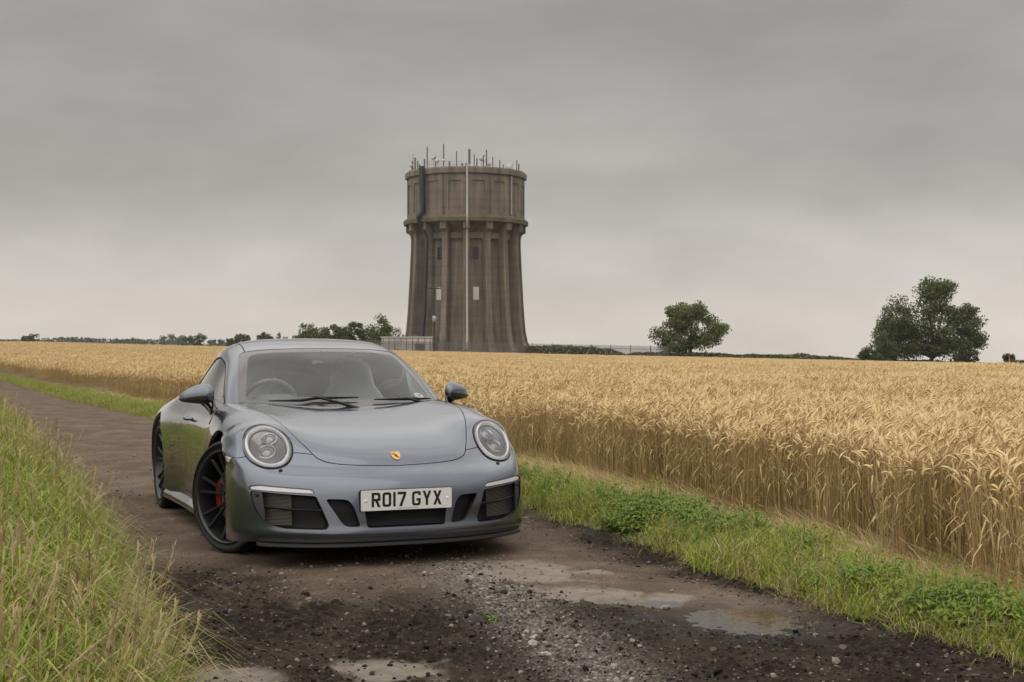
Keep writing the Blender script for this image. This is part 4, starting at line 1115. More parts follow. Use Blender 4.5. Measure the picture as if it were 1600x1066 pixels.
# ------------------------------------------------------------------ wheat
EAR = var_mat('wheat_ear', [(0, (.39, .26, .108)), (.5, (.60, .43, .205)), (1, (.75, .58, .32))], .6, .15)
STALK = var_mat('wheat_stalk', [(0, (.235, .155, .060)), (.5, (.40, .285, .125)), (1, (.54, .41, .20))], .55, .1)
def wheat_tuft(seed, n, rad, full=True, H=.64):
    r_ = np.random.default_rng(seed); pb = PB()
    for i in range(n):
        a = r_.uniform(0, 2 * math.pi); d = rad * math.sqrt(r_.uniform(0, 1)); bx, by = d * math.cos(a), d * math.sin(a)
        h = H * r_.uniform(.86, 1.08); la = r_.normal(0.5, 1.1); lean = r_.uniform(.01, .10)
        dx, dy = math.cos(la), math.sin(la); tone = r_.uniform(0, 1)
        z0 = 0 if full else h * .45
        P = [np.array([bx + dx * lean * t * t, by + dy * lean * t * t, z0 + (h - z0) * t]) for t in (0, .5, 1.0)]
        pb.stem(P, [.0021, .0019, .0014], tone * .8, 1)
        # nodding ear
        L_ = r_.uniform(.055, .08); bend = r_.uniform(.4, 1.7)
        pts = []; p = P[-1].copy(); ang = .25
        for k in range(5):
            pts.append(p.copy()); ang += bend / 4 if k < 4 else 0
            p = p + np.array([dx * math.sin(ang), dy * math.sin(ang), math.cos(ang)]) * L_ / 4
        sd = np.array([-dy, dx, 0]); te = r_.uniform(0, 1)
        k0 = len(pb.V); rr = [.0022, .0062, .0068, .0056, .002]
        for k in range(5):
            tdir = pts[min(k + 1, 4)] - pts[max(k - 1, 0)]; tdir = tdir / np.linalg.norm(tdir); up = np.cross(sd, tdir)
            for j in range(4):
                q = math.pi / 2 * j; pb.V.append(tuple(pts[k] + (sd * math.cos(q) + up * math.sin(q)) * rr[k])); pb.T.append(te)
        for k in range(4):
            for j in range(4): pb.F.append((k0 + k * 4 + j, k0 + k * 4 + (j + 1) % 4, k0 + (k + 1) * 4 + (j + 1) % 4, k0 + (k + 1) * 4 + j)); pb.M.append(0)
        for k in range(7 if full else 4):
            b_ = pts[r_.integers(1, 5)]; tdir = pts[4] - pts[2]; tdir = tdir / np.linalg.norm(tdir)
            v = tdir + sd * r_.normal(0, .30) + np.array([0, 0, r_.normal(.15, .22)]); v = v / np.linalg.norm(v)
            w = np.cross(v, [0, 0, 1.0]); w = w / (np.linalg.norm(w) + 1e-9) * (.0010 if full else .0022)
            pb.tri(b_ - w, b_ + w, b_ + v * r_.uniform(.045, .085), min(1, te * .6 + .45), 0)
        if full and r_.random() < .75:     # dry leaf
            t0 = r_.uniform(.25, .8); p0 = np.array([bx, by, h * t0]); la2 = r_.uniform(0, 6.28); q = np.array([math.cos(la2), math.sin(la2), 0]); ll = r_.uniform(.08, .18)
            pb.ribbon([p0, p0 + q * ll * .4 + [0, 0, ll * .3], p0 + q * ll * .8 + [0, 0, ll * .05], p0 + q * ll - np.array([0, 0, ll * .3])], [.002, .004, .003, .0008], np.array([-q[1], q[0], 0]), r_.uniform(.1, .9), 1)
    return pb.build('wheat_tuft', [EAR, STALK])
def lodged_tuft(seed):
    """flattened straw at the field's edge"""
    r_ = np.random.default_rng(seed); pb = PB()
    for i in range(26):
        a = r_.normal(2.6, .8); p = np.array([r_.normal(0, .12), r_.normal(0, .12), r_.uniform(.01, .07)]); q = np.array([math.cos(a), math.sin(a), r_.normal(.02, .10)])
        L_ = r_.uniform(.15, .5); pb.stem([p, p + q * L_ * .5 + [0, 0, .02], p + q * L_], [.0024, .0022, .0012], r_.uniform(0, 1), 1)
    return pb.build('straw_tuft', [EAR, STALK])
def in_view(x, y, m=1.18): return np.abs(x) < (.378 * m * y + 1.2)
def build_wheat():
    near = [wheat_tuft(100 + i, 15, .13) for i in range(7)]
    far = [wheat_tuft(200 + i, 34, .34, False, .64) for i in range(6)]
    cn = proto_collection('wheat_near', near + far)
    P = []; I = []; S = []
    def zone(y0, y1, dens, lo, hi, sc):
        hw = .46 * y1 + 2; n = int(dens * 2 * hw * (y1 - y0))
        x = rng.uniform(-hw, hw, n); y = rng.uniform(y0, y1, n)
        # a wavering field margin
        k = field_mask(x - (fbm(x * .9 + 7, y * .9, 41) - .5) * .75 - rng.normal(0, .05, n), y) & in_view(x, y)
        x, y = x[k], y[k]
        P.append(np.stack([x, y, ground_z(x, y) - .02], 1)); I.append(rng.integers(lo, hi, len(x))); S.append(rng.uniform(.88, 1.08, len(x)) * sc * (0.97 + .12 * (fbm(x * .35, y * .35, 43) - .5) * 2))
    zone(4, 16, 46, 0, 7, 1.0); zone(16, 34, 30, 0, 7, 1.0); zone(34, 70, 15, 7, 13, 1.0); zone(70, 130, 7.5, 7, 13, 1.0); zone(130, 200, 5, 7, 13, 1.0)
    # the far corner of the field beyond
    n = 60000; x = rng.uniform(-190, -20, n); y = rng.uniform(200, 480, n); k = field_mask(x, y) & in_view(x, y, 1.1); x, y = x[k], y[k]
    P.append(np.stack([x, y, ground_z(x, y) - .02], 1)); I.append(rng.integers(7, 13, len(x))); S.append(rng.uniform(1.0, 1.25, len(x)))
    P = np.concatenate(P); I = np.concatenate(I); S = np.concatenate(S)
    lx = (fbm(P[:, 0] * .45, P[:, 1] * .45, 71) - .5) * .28; ly = (fbm(P[:, 0] * .45 + 9, P[:, 1] * .45, 72) - .5) * .28
    rot = np.stack([rng.normal(0, .05, len(P)) + lx, rng.normal(0, .05, len(P)) + ly, rng.normal(0, .9, len(P))], 1)
    scatter('wheat', P, rot, S, I, cn, 'ripe golden bearded wheat filling the field beyond the track', 'wheat')
    # flattened straw along the margin
    st = proto_collection('straw', [lodged_tuft(300 + i) for i in range(4)])
    n = 6000; y = 4.0 + 30 * rng.random(n) ** 1.3; x = field_edge(y) + rng.normal(-.12, .13, n)
    k = (fbm(x * .8, y * .8, 47) > .30) & (x > right_edge(y) + .25); x, y = x[k], y[k]
    scatter('straw', np.stack([x, y, ground_z(x, y)], 1), np.stack([0 * x, 0 * x, rng.uniform(-.6, .6, len(x))], 1), rng.uniform(.55, .95, len(x)), rng.integers(0, 4, len(x)), st, 'flattened straw lying along the edge of the wheat', 'straw')
build_wheat()

# ------------------------------------------------------------------ verge grass and weeds
GREEN = var_mat('grass_green', [(0, (.08, .118, .014)), (.4, (.205, .262, .030)), (.75, (.335, .38, .053)), (1, (.46, .46, .10))], .55, .3)
DRY = var_mat('grass_dry', [(0, (.20, .15, .06)), (.5, (.36, .28, .13)), (1, (.50, .41, .22))], .6, .2)
WEED = var_mat('weed_green', [(0, (.08, .125, .018)), (.5, (.155, .22, .032)), (1, (.25, .31, .055))], .5, .3)
def grass_tuft(seed, n, rad, h0, h1, dry=.15, seedheads=2, w=.0032, flop=.5):
    r_ = np.random.default_rng(seed); pb = PB()
    for i in range(n):
        a = r_.uniform(0, 6.283); d = rad * math.sqrt(r_.random()); p = np.array([d * math.cos(a), d * math.sin(a), 0.0])
        la = r_.uniform(0, 6.283); q = np.array([math.cos(la), math.sin(la), 0]); h = r_.uniform(h0, h1); out = h * r_.uniform(.1, flop * 1.5)
        sd = np.array([-q[1], q[0], 0]); isdry = r_.random() < dry; ww = w * r_.uniform(.6, 1.25)
        pts = [p, p + q * out * .15 + [0, 0, h * .4], p + q * out * .45 + [0, 0, h * .78], p + q * out * .85 + [0, 0, h * (1 - .12 * flop)], p + q * out * 1.25 + [0, 0, h * (1 - .42 * flop)]]
        pb.ribbon(pts, [ww * .8, ww, ww * .85, ww * .55, ww * .1], sd, r_.random(), 1 if isdry else 0)
    for i in range(seedheads):
        a = r_.uniform(0, 6.283); q = np.array([math.cos(a), math.sin(a), 0]); p = q * rad * r_.random(); h = h1 * r_.uniform(1.1, 1.55); o_ = h * r_.uniform(.05, .35)
        pts = [p, p + q * o_ * .3 + [0, 0, h * .55], p + q * o_ + [0, 0, h]]
        tone = r_.random(); pb.stem(pts, [.0013, .0011, .0008], tone, 1)
        for k in range(9):
            t = r_.uniform(.82, 1.0); c = p + q * o_ * t + np.array([0, 0, h * t]); v = np.array([r_.normal(0, .16), r_.normal(0, .16), .9]) + q * .2; v = v / np.linalg.norm(v) * .024
            pb.tri(c, c + v + q * .002, c + v * .6 + np.array([-q[1], q[0], 0]) * .004, tone, 1)
    return pb.build('grass_tuft', [GREEN, DRY])
def weed_plant(seed, h=.26):
    """nettle-like stems with pairs of broad toothed leaves"""
    r_ = np.random.default_rng(seed); pb = PB()
    for s_ in range(5):
        a = r_.uniform(0, 6.283); base = np.array([math.cos(a), math.sin(a), 0]) * r_.uniform(0, .09); ln = np.array([math.cos(a), math.sin(a), 0]) * r_.uniform(.02, .10); hh = h * r_.uniform(.55, 1.15)
        P = [base + ln * t * t + np.array([0, 0, hh * t]) for t in np.linspace(0, 1, 5)]; pb.stem(P, .0022, .4)
        rot = r_.uniform(0, 3)
        for k, t in enumerate(np.linspace(.25, 1.0, 6)):
            c = base + ln * t * t + np.array([0, 0, hh * t]); L_ = (.075 * (1.15 - .65 * t)) * r_.uniform(.8, 1.2)
            for sgn in (0, math.pi):
                g = rot + k * 1.57 + sgn + r_.normal(0, .2); q = np.array([math.cos(g), math.sin(g), r_.uniform(-.45, .35)]); sd = np.array([-math.sin(g), math.cos(g), 0]); tn = r_.uniform(.1, 1) * (.55 + .45 * t)
                m1 = c + q * L_ * .4 + [0, 0, .008]; tip = c + q * L_ + np.array([0, 0, -.012]); w = L_ * .30
                pb.quad(c, m1 + sd * w - np.array([0, 0, .006]), tip, m1, tn); pb.quad(c, m1, tip, m1 - sd * w - np.array([0, 0, .006]), tn * .9)
    return pb.build('weed_plant', [WEED])
def build_verges():
    tall = [grass_tuft(400 + i, 54, .10, .14, .40, .08, 1 if i == 0 else 0, .0030) for i in range(6)]
    short = [grass_tuft(420 + i, 34, .09, .06, .17, .22, 0, .0028, .7) for i in range(5)]
    drys = [grass_tuft(440 + i, 26, .10, .10, .34, .85, 2 if i < 2 else 0, .0022, .8) for i in range(4)]
    ct = proto_collection('tall_grass', tall + short + drys)            # 0-5 tall, 6-10 short, 11-14 dry (children are taken in name order)
    DRYI = lambda n_: rng.integers(11, 15, n_)
    SHORTI = lambda n_: rng.integers(6, 11, n_)
    P = []; I = []; S = []
    # bank beside the track, near side
    n = 30000; y = 2.6 + (rng.random(n) ** 1.6) * 40; x = left_edge(y) - rng.uniform(-.10, 1, n) ** 1.3 * (1.2 + .22 * y)
    k = in_view(x, y, 1.12) & (x < left_edge(y) + .12); x, y = x[k], y[k]
    d = left_edge(y) - x
    edge = d < .30
    patch = fbm(x * 1.1, y * 1.1, 51)
    idx = np.where(edge & (rng.random(len(x)) < .42), DRYI(len(x)), np.where(patch + rng.normal(0, .08, len(x)) > .62, DRYI(len(x)), rng.integers(0, 6, len(x))))
    idx = np.where((d < .12) & (rng.random(len(x)) < .6), SHORTI(len(x)), idx)
    P.append(np.stack([x, y, ground_z(x, y) - .01], 1)); I.append(idx); S.append(rng.uniform(.75, 1.2, len(x)) * np.where(d < .15, .8, 1.0) * (.75 + .7 * patch) * np.interp(d, [0, .8, 3], [.85, 1.12, .95]))
    P = np.concatenate(P); I = np.concatenate(I); S = np.concatenate(S)
    rot = np.stack([rng.normal(0, .10, len(P)), rng.normal(0.05, .12, len(P)), rng.uniform(0, 6.28, len(P))], 1)
    scatter('bank_grass', P, rot, S, I, ct, 'tall green and straw-coloured grass on the bank beside the track', 'grass')
    # strip between track and wheat
    n = 26000; y = 3.4 + (rng.random(n) ** 1.5) * 52; re, fe = right_edge(y), field_edge(y); t = rng.uniform(-.06, 1.12, n); x = re + (fe - re) * t
    pn = fbm(x * .9 + 4, y * .9, 53); k = in_view(x, y) & (rng.random(n) < np.interp(t, [-.06, .05, .25, .5, .75, 1.12], [.18, .5, 1, .65, .22, .05])) & (pn + rng.normal(0, .05, n) > .33); x, y, t, pn = x[k], y[k], t[k], pn[k]
    idx = np.where(rng.random(len(x)) < np.interp(t, [0, .2, .6, 1], [.6, .34, .36, .8]), DRYI(len(x)), np.where(rng.random(len(x)) < .75, SHORTI(len(x)), rng.integers(0, 6, len(x))))
    sc = rng.uniform(.65, 1.15, len(x)) * np.where((idx < 6) | (idx > 10), .42, .92) * (.7 + .6 * pn)
    scatter('verge_grass', np.stack([x, y, ground_z(x, y) - .008], 1), np.stack([rng.normal(0, .12, len(x)), rng.normal(0, .12, len(x)), rng.uniform(0, 6.28, len(x))], 1), sc, idx, ct, 'short mixed grass on the strip between track and wheat', 'grass')
    # weeds in that strip
    cw = proto_collection('weeds', [weed_plant(500 + i, .16 + .03 * i) for i in range(5)])
    n = 4200; y = 3.6 + rng.random(n) ** 1.2 * 11; re, fe = right_edge(y), field_edge(y); t = rng.normal(.36, .18, n); x = re + (fe - re) * t
    k = (t > .10) & (t < .72) & (fbm(x * 1.0 + 9, y * 1.0, 57) * .4 + fbm(x * 3.1, y * 3.1, 58) * .6 + rng.normal(0, .05, n) > .545) & (y < 11.5); x, y = x[k], y[k]
    # a few stragglers elsewhere on the bank
    xb = left_edge(yb := rng.uniform(3.5, 9, 160)) - rng.uniform(.1, 1.2, 160); x = np.concatenate([x, xb]); y = np.concatenate([y, yb])
    scatter('weeds', np.stack([x, y, ground_z(x, y) - .01], 1), np.stack([rng.normal(0, .1, len(x)), rng.normal(0, .1, len(x)), rng.uniform(0, 6.28, len(x))], 1), rng.uniform(.45, .92, len(x)), rng.integers(0, 5, len(x)), cw, 'bright green leafy weeds growing between track and wheat', 'weeds')
build_verges()

# ------------------------------------------------------------------ loose stones on the track
def stone_mesh(seed, m):
    r_ = np.random.default_rng(seed); bm = bmesh.new(); bmesh.ops.create_icosphere(bm, subdivisions=1, radius=1.0)
    sq = r_.uniform(.55, .9); ax = r_.uniform(.75, 1.25)
    for v in bm.verts:
        k = r_.uniform(.72, 1.12); v.co = Vector((v.co.x * k * ax, v.co.y * k, v.co.z * k * sq))
    me = bpy.data.meshes.new('stone'); bm.to_mesh(me); bm.free(); me.materials.append(m)
    o = bpy.data.objects.new('stone', me); COL.objects.link(o); return o
def build_stones():
    def stone_mat(nm, a, b_, c):
        m = mat(nm, b_, .85, spec=.18); N, L, bs = nodes_of(m); oi = N.new('ShaderNodeObjectInfo').outputs['Random']; L.new(n_ramp(N, L, oi, [(0, a), (.55, b_), (1, c)]), bs.inputs['Base Color']); return m
    DK = stone_mat('stone_dark', (.007, .006, .005), (.018, .014, .011), (.050, .039, .029)); GR = stone_mat('stone_grey', (.07, .06, .05), (.16, .14, .12), (.30, .27, .235)); BR = stone_mat('stone_brown', (.075, .058, .042), (.125, .10, .078), (.21, .18, .15))
    coll = proto_collection('stones', [stone_mesh(600 + i, DK) for i in range(4)] + [stone_mesh(610 + i, GR) for i in range(4)] + [stone_mesh(620 + i, BR) for i in range(4)])
    n = 150000; y = 3.6 + rng.random(n) ** 1.25 * 15; le, re = left_edge(y), right_edge(y); x = le + (re - le) * rng.uniform(0, 1.02, n)
    dark, conc, grav, wet, n1, n2, n3 = track_masks(x, y)
    pd = np.clip(.055 + .30 * dark * (1 - conc) * (1 - .6 * wet) + .62 * grav * (1 - .5 * conc), 0, 1) * np.where(puddle_depth(x, y) > .35, .06, 1) * np.interp(y, [4, 8, 12, 19], [1, .75, .35, .12]); k = rng.random(n) < pd
    x, y, dark, grav, conc = x[k], y[k], dark[k], grav[k], conc[k]
    u = rng.random(len(x))
    idx = np.where(u < grav * .75, rng.integers(4, 8, len(x)), np.where(u < np.maximum(dark * .86, grav), rng.integers(0, 4, len(x)), rng.integers(8, 12, len(x))))
    big = rng.random(len(x)); sc = np.where(big < .007, rng.uniform(.014, .026, len(x)), np.where(big < .12, rng.uniform(.008, .016, len(x)), rng.uniform(.003, .008, len(x))))
    z = track_z(x, y) + sc * .15
    scatter('gravel', np.stack([x, y, z], 1), np.stack([rng.normal(0, .3, len(x)), rng.normal(0, .3, len(x)), rng.uniform(0, 6.28, len(x))], 1), sc, idx, coll, 'loose dark and grey stones scattered over the track', 'gravel')
build_stones()
# ================================================================== FAR THINGS
# ------------------------------------------------------------------ water tower
def build_tower():
    TX, TY = (728 - 800) / 2116 * 205, 205.0
    g = float(terrain(TX, TY))
    t = empty('water_tower', (TX, TY, g)); props(t, 'tall brown concrete water tower with fluted shaft and antennas on its roof', 'tower')
    m = mat('tower_concrete', (.14, .10, .07), .92); N, L, b = nodes_of(m)
    tc = N.new('ShaderNodeTexCoord').outputs['Object']
    mp = N.new('ShaderNodeMapping'); mp.inputs['Scale'].default_value = (1, 1, .06); L.new(tc, mp.inputs['Vector'])
    streak = n_ramp(N, L, n_noise(N, L, mp.outputs[0], 1.1, 6, .6), [(.25, (.075, .064, .053)), (.45, (.134, .110, .086)), (.58, (.175, .143, .110)), (.75, (.24, .20, .152))])
    blot = n_ramp(N, L, n_noise(N, L, tc, .35, 5, .6), [(.3, (.72, .72, .76)), (.55, (1, 1, 1)), (.75, (1.16, 1.12, 1.05))])
    col = mixrgb(N, L, .9, streak, blot, 'MULTIPLY')
    wv = N.new('ShaderNodeTexWave'); wv.wave_type = 'BANDS'; wv.bands_direction = 'Z'; wv.inputs['Scale'].default_value = .26; wv.inputs['Distortion'].default_value = .15
    L.new(tc, wv.inputs['Vector'])
    lift = n_ramp(N, L, wv.outputs['Fac'], [(.0, (.72, .71, .70)), (.08, (1, 1, 1)), (1, (1, 1, 1))])
    L.new(mixrgb(N, L, .5, col, lift, 'MULTIPLY'), b.inputs['Base Color'])
    moss = mat('tower_moss', (.09, .085, .045), .95); noise_color(moss, [(.3, (.060, .055, .030)), (.5, (.095, .085, .048)), (.7, (.14, .115, .075))], .8, 5)
    n = 16; ph = R(-90 + 2.5)
    def ring(r_, z, k=n, off=0.0): return [(r_ * math.cos(ph + off + 2 * math.pi * i / k), r_ * math.sin(ph + off + 2 * math.pi * i / k), z) for i in range(k)]
    def loft(rings, name, m_, par, cap0=False, cap1=False, sm=False):
        mb = MB(); k = len(rings[0]); V = [p for r_ in rings for p in r_]
        F = [(i * k + j, i * k + (j + 1) % k, (i + 1) * k + (j + 1) % k, (i + 1) * k + j) for i in range(len(rings) - 1) for j in range(k)]
        if cap0: F.append(tuple(reversed(range(k))))
        if cap1: F.append(tuple(range((len(rings) - 1) * k, len(rings) * k)))
        mb.add(V, F, sm); return mb.build(name, m_, par)
    # shaft: tapering, flared foot (half step so faces lie between the piers)
    prof = [(8.4, -1.5), (8.3, .6), (7.9, 2.0), (7.7, 3.6), (7.45, 7), (7.15, 12), (6.95, 17), (6.95, 18.4), (7.5, 19.2), (8.5, 19.8)]
    loft([ring(r_, z) for r_, z in prof], 'shaft', m, t)
    # piers on the corners, swelling into brackets at the head and feet at the ground
    for i in range(n):
        a = ph + 2 * math.pi * i / n; mb = MB(); c, s = math.cos(a), math.sin(a); V = []
        pp = [(10.15, -1.5, .62), (10.12, .9, .62), (9.85, 1.25, .58), (9.38, 2.2, .52), (9.05, 3.8, .48), (8.78, 7, .46), (8.50, 12, .45), (8.30, 16.5, .45), (8.30, 17.8, .46), (8.42, 18.3, .50), (8.75, 18.62, .50), (9.05, 18.72, .50), (9.05, 19.75, .50)]
        for r_, z, w in pp:
            for rr, ww in ((6.2, w), (r_ - .12, w), (r_, w - .12), (r_, -w + .12), (r_ - .12, -w), (6.2, -w)):
                V.append((rr * c - ww * s, rr * s + ww * c, z))
        k = 6; mb.add(V, [(j * k + q, j * k + (q + 1) % k, (j + 1) * k + (q + 1) % k, (j + 1) * k + q) for j in range(len(pp) - 1) for q in range(k)] + [tuple(range(len(V) - k, len(V)))]); mb.build('pier', m, t)
        # arched head of the recessed bay
        mb = MB(); a2 = a + math.pi / n; mb.box((6.5, -1.05, 17.4), (7.35, 1.05, 18.3), Matrix.Rotation(a2, 4, 'Z')); mb.build('bay_head', m, t)
    # ledge, drum, parapet
    loft([ring(9.0, 19.72), ring(9.42, 19.8), ring(9.46, 20.35), ring(9.30, 20.62), ring(8.9, 20.72)], 'ledge', moss, t)
    drum = loft([ring(8.74, 20.6), ring(8.74, 26.75)], 'drum', m, t)
    ap = math.cos(math.pi / n)
    for i in range(n):      # raised frame round each sunk panel
        a = ph + 2 * math.pi * (i + .5) / n; M = Matrix.Rotation(a, 4, 'Z'); r_ = 8.74 * ap; hw = 8.74 * math.sin(math.pi / n)
        mb = MB(); x0, x1 = r_ - .05, r_ + .16
        mb.box((x0, -hw, 25.75), (x1, hw, 26.75), M); mb.box((x0, -hw, 20.65), (x1, hw, 21.35), M); mb.box((x0, -hw, 21.35), (x1 - .003, -hw * .56, 25.75), M); mb.box((x0, hw * .56, 21.35), (x1 - .003, hw, 25.75), M)
        mb.build('panel_frame', m, drum)
    loft([ring(9.0, 26.70), ring(9.22, 26.82), ring(9.24, 27.5), ring(9.12, 27.72), ring(8.7, 27.78), ring(.3, 28.35)], 'parapet', m, t, cap1=True)
    # windows
    DKW = mat('tower_window', (.02, .02, .022), .25); WHB = mat('window_board', (.50, .49, .44), .7); FRM = mat('window_bar', (.06, .05, .045), .7)
    for i in range(n):
        a = ph + 2 * math.pi * (i + .5) / n; M = Matrix.Rotation(a, 4, 'Z')
        dg = (math.degrees(a) + 90 + 180) % 360 - 180
        if not (abs(dg + 31) < 4 or abs(dg - 14) < 4): continue
        for z0, z1, kind in ((14.3, 16.2, 0), (8.4, 10.3, 1)):
            rr = (np.interp((z0 + z1) / 2, [7, 12, 17], [7.45, 7.15, 6.95])) * ap
            w = MB(); w.box((rr - .1, -.42, z0), (rr + .10, .42, z1), M); wo = w.build('window', FRM if kind == 0 else WHB, t)
            if kind == 0:
                for yy in (-.27, 0, .27):
                    for q in range(4):
                        p = MB(); zz = z0 + .08 + q * .45; p.box((rr + .095, yy - .11, zz), (rr + .115, yy + .11, zz + .38), M); p.build('pane', DKW, wo)
    # pipes: black main with its kink at the ledge, pale one straight down the front
    def rad(z): return float(np.interp(z, [0, 1, 3, 7, 12, 17, 18.5, 19.6, 20.4, 21, 27.5], [10.1, 10.1, 9.4, 8.95, 8.7, 8.5, 8.6, 9.3, 9.8, 9.3, 9.5]))
    a = ph - R(45) + R(2); zs = [27.9, 27.2, 24, 21.2, 20.4, 19.6, 18.4, 17.4, 12, 7, 3.2, .5]
    mb = MB(); mb.tube([((rad(z) + .1) * math.cos(a + (R(-3.0) if 17.8 < z < 21 else 0)), (rad(z) + .1) * math.sin(a + (R(-3.0) if 17.8 < z < 21 else 0)), z) for z in zs], [.42 if z > 21 else .32 for z in zs], 10); mb.build('black_pipe', mat('pipe_black', (.014, .015, .018), .5), t)
    a = ph + R(.5); zs = [27.9, 24, 21, 20.4, 19.6, 18.5, 17, 12, 7, 3, 1.2]
    mb = MB(); mb.tube([(rad(z) * math.cos(a), rad(z) * math.sin(a), z) for z in zs], .16, 8); mb.build('pale_pipe', mat('pipe_grey', (.36, .35, .34), .5, .2), t)
    a = ph + R(47); mb = MB(); mb.tube([(9.12 * math.cos(a), 9.12 * math.sin(a), z) for z in (26.6, 21)], .07, 6); mb.build('down_pipe', mat('pipe_grey'), t)
    # aerials on the roof
    AM = mat('antenna_grey', (.10, .10, .10), .5, .3); AW = mat('dish_white', (.42, .40, .37), .5)
    S = .0133
    def px(x): return (620 + x / 7.27 - 728) * .0967 * .965
    def pz(y): return 1.2075 + (546.2 - (220 + y / 7.27)) * 197.0 / 2116 - g
    def spot(x, r_=8.3):
        X = max(-r_ + .3, min(r_ - .3, px(x))); return X, -math.sqrt(r_ * r_ - X * X)
    def zroof(r_): return 27.75 + (8.7 - r_) * .065
    def mast(x, ytop, r_=.07, rad_=8.3, name='antenna_mast'):
        X, Y = spot(x, rad_); mb = MB(); mb.tube([(X, Y, zroof(rad_) - .1), (X, Y, pz(ytop))], r_ * 1.5, 6); return mb.build(name, AM, t), X, Y
    def panel(x, y0, y1, w=.16):
        X, Y = spot(x); mb = MB(); mb.box((X - w, Y - .1, pz(y1)), (X + w, Y + .1, pz(y0))); mb.tube([(X, Y + .15, 27.7), (X, Y + .15, pz(y0) - .1)], .05, 6); mb.build('panel_antenna', AM, t)
    def dish(x, y, r_, turn=0.0):
        X, Y = spot(x); M = Matrix.Translation((X, Y - .25, pz(y))) @ Matrix.Rotation(turn, 4, 'Z') @ Matrix.Rotation(R(90), 4, 'X')
        mb = MB(); mb.lathe([(r_ * .35, -.28), (r_ * .9, -.22), (r_, 0), (r_ * .96, .05), (.001, .09)], 20, 'Z', M=M); mb.tube([(X, Y, 27.7), (X, Y, pz(y) + .1)], .05, 6); mb.build('dish_antenna', AW, t)
    def whip(x, ytop):
        o, X, Y = mast(x, ytop, .05); mb = MB()
        z = 28.4
        while z < pz(ytop) - .1: mb.box((X - .14, Y - .03, z), (X + .14, Y + .03, z + .07)); z += .27
        mb.build('dipole', AM, o)
    panel(140, 178, 300, .09); panel(207, 142, 320, .12); mast(165, 165, .05); mast(178, 95, .025); dish(147, 222, .30, R(40)); panel(325, 182, 285, .12)
    whip(358, 45); mast(455, 165, .06); dish(474, 218, .34, R(-30)); dish(430, 187, .24, R(30)); whip(552, 30); dish(553, 222, .24)
    panel(846, 96, 262, .17); panel(240, 190, 310, .1); mast(265, 230, .06); panel(620, 235, 290, .12); mast(700, 120, .05); mast(900, 150, .05); panel(930, 200, 290, .1); mast(1110, 170, .05); mast(1330, 230, .05); mast(1004, 160, .06); mast(1039, 98, .06); dish(984, 202, .36, R(40)); dish(1066, 258, .30, R(-50)); panel(1190, 200, 320, .08); mast(1228, 245, .05); dish(1292, 278, .60, R(-15)); mast(1385, 165, .05); panel(1412, 200, 345, .08); panel(1428, 203, 325, .07)
    mb = MB()
    X0, Y0 = spot(190); X1, Y1 = spot(255); mb.tube([(X0, Y0, pz(297)), (X1, Y1, pz(290))], .06, 6); X0, Y0 = spot(140); X1, Y1 = spot(207); mb.tube([(X0, Y0, pz(195)), (X1, Y1, pz(200))], .04, 6); mb.tube([(X0, Y0, pz(258)), (X1, Y1, pz(258))], .04, 6)
    X0, Y0 = spot(1004); X1, Y1 = spot(1039); mb.tube([(X0, Y0, pz(165)), (X1, Y1, pz(165))], .04, 6); mb.tube([(X0, Y0, pz(228)), (X1, Y1, pz(228))], .04, 6); mb.build('antenna_bracket', AM, t)
    # guard rail by the hatch
    mb = MB(); ra = [(380, 6.5), (480, 6.0), (600, 5.4), (745, 4.6)]
    tops = []
    for x, r_ in ra:
        X = px(x); Y = -r_; zb = zroof(math.hypot(X, Y)) ; mb.tube([(X, Y, zb - .1), (X, Y, zb + 1.0)], .04, 6); tops.append((X, Y, zb + 1.0))
    mb.tube(tops, .04, 6); mb.tube([(x, y, z - .45) for x, y, z in tops], .04, 6); mb.build('guard_rail', mat('rail_grey', (.28, .27, .26), .5), t)
    mb = MB()
    for dx in (-.25, .25): mb.tube([(px(785) + dx, -7.4, 27.8), (px(785) + dx, -7.4, 28.35)], .10, 8)
    mb.build('vent_cowl', AM, t)
build_tower()

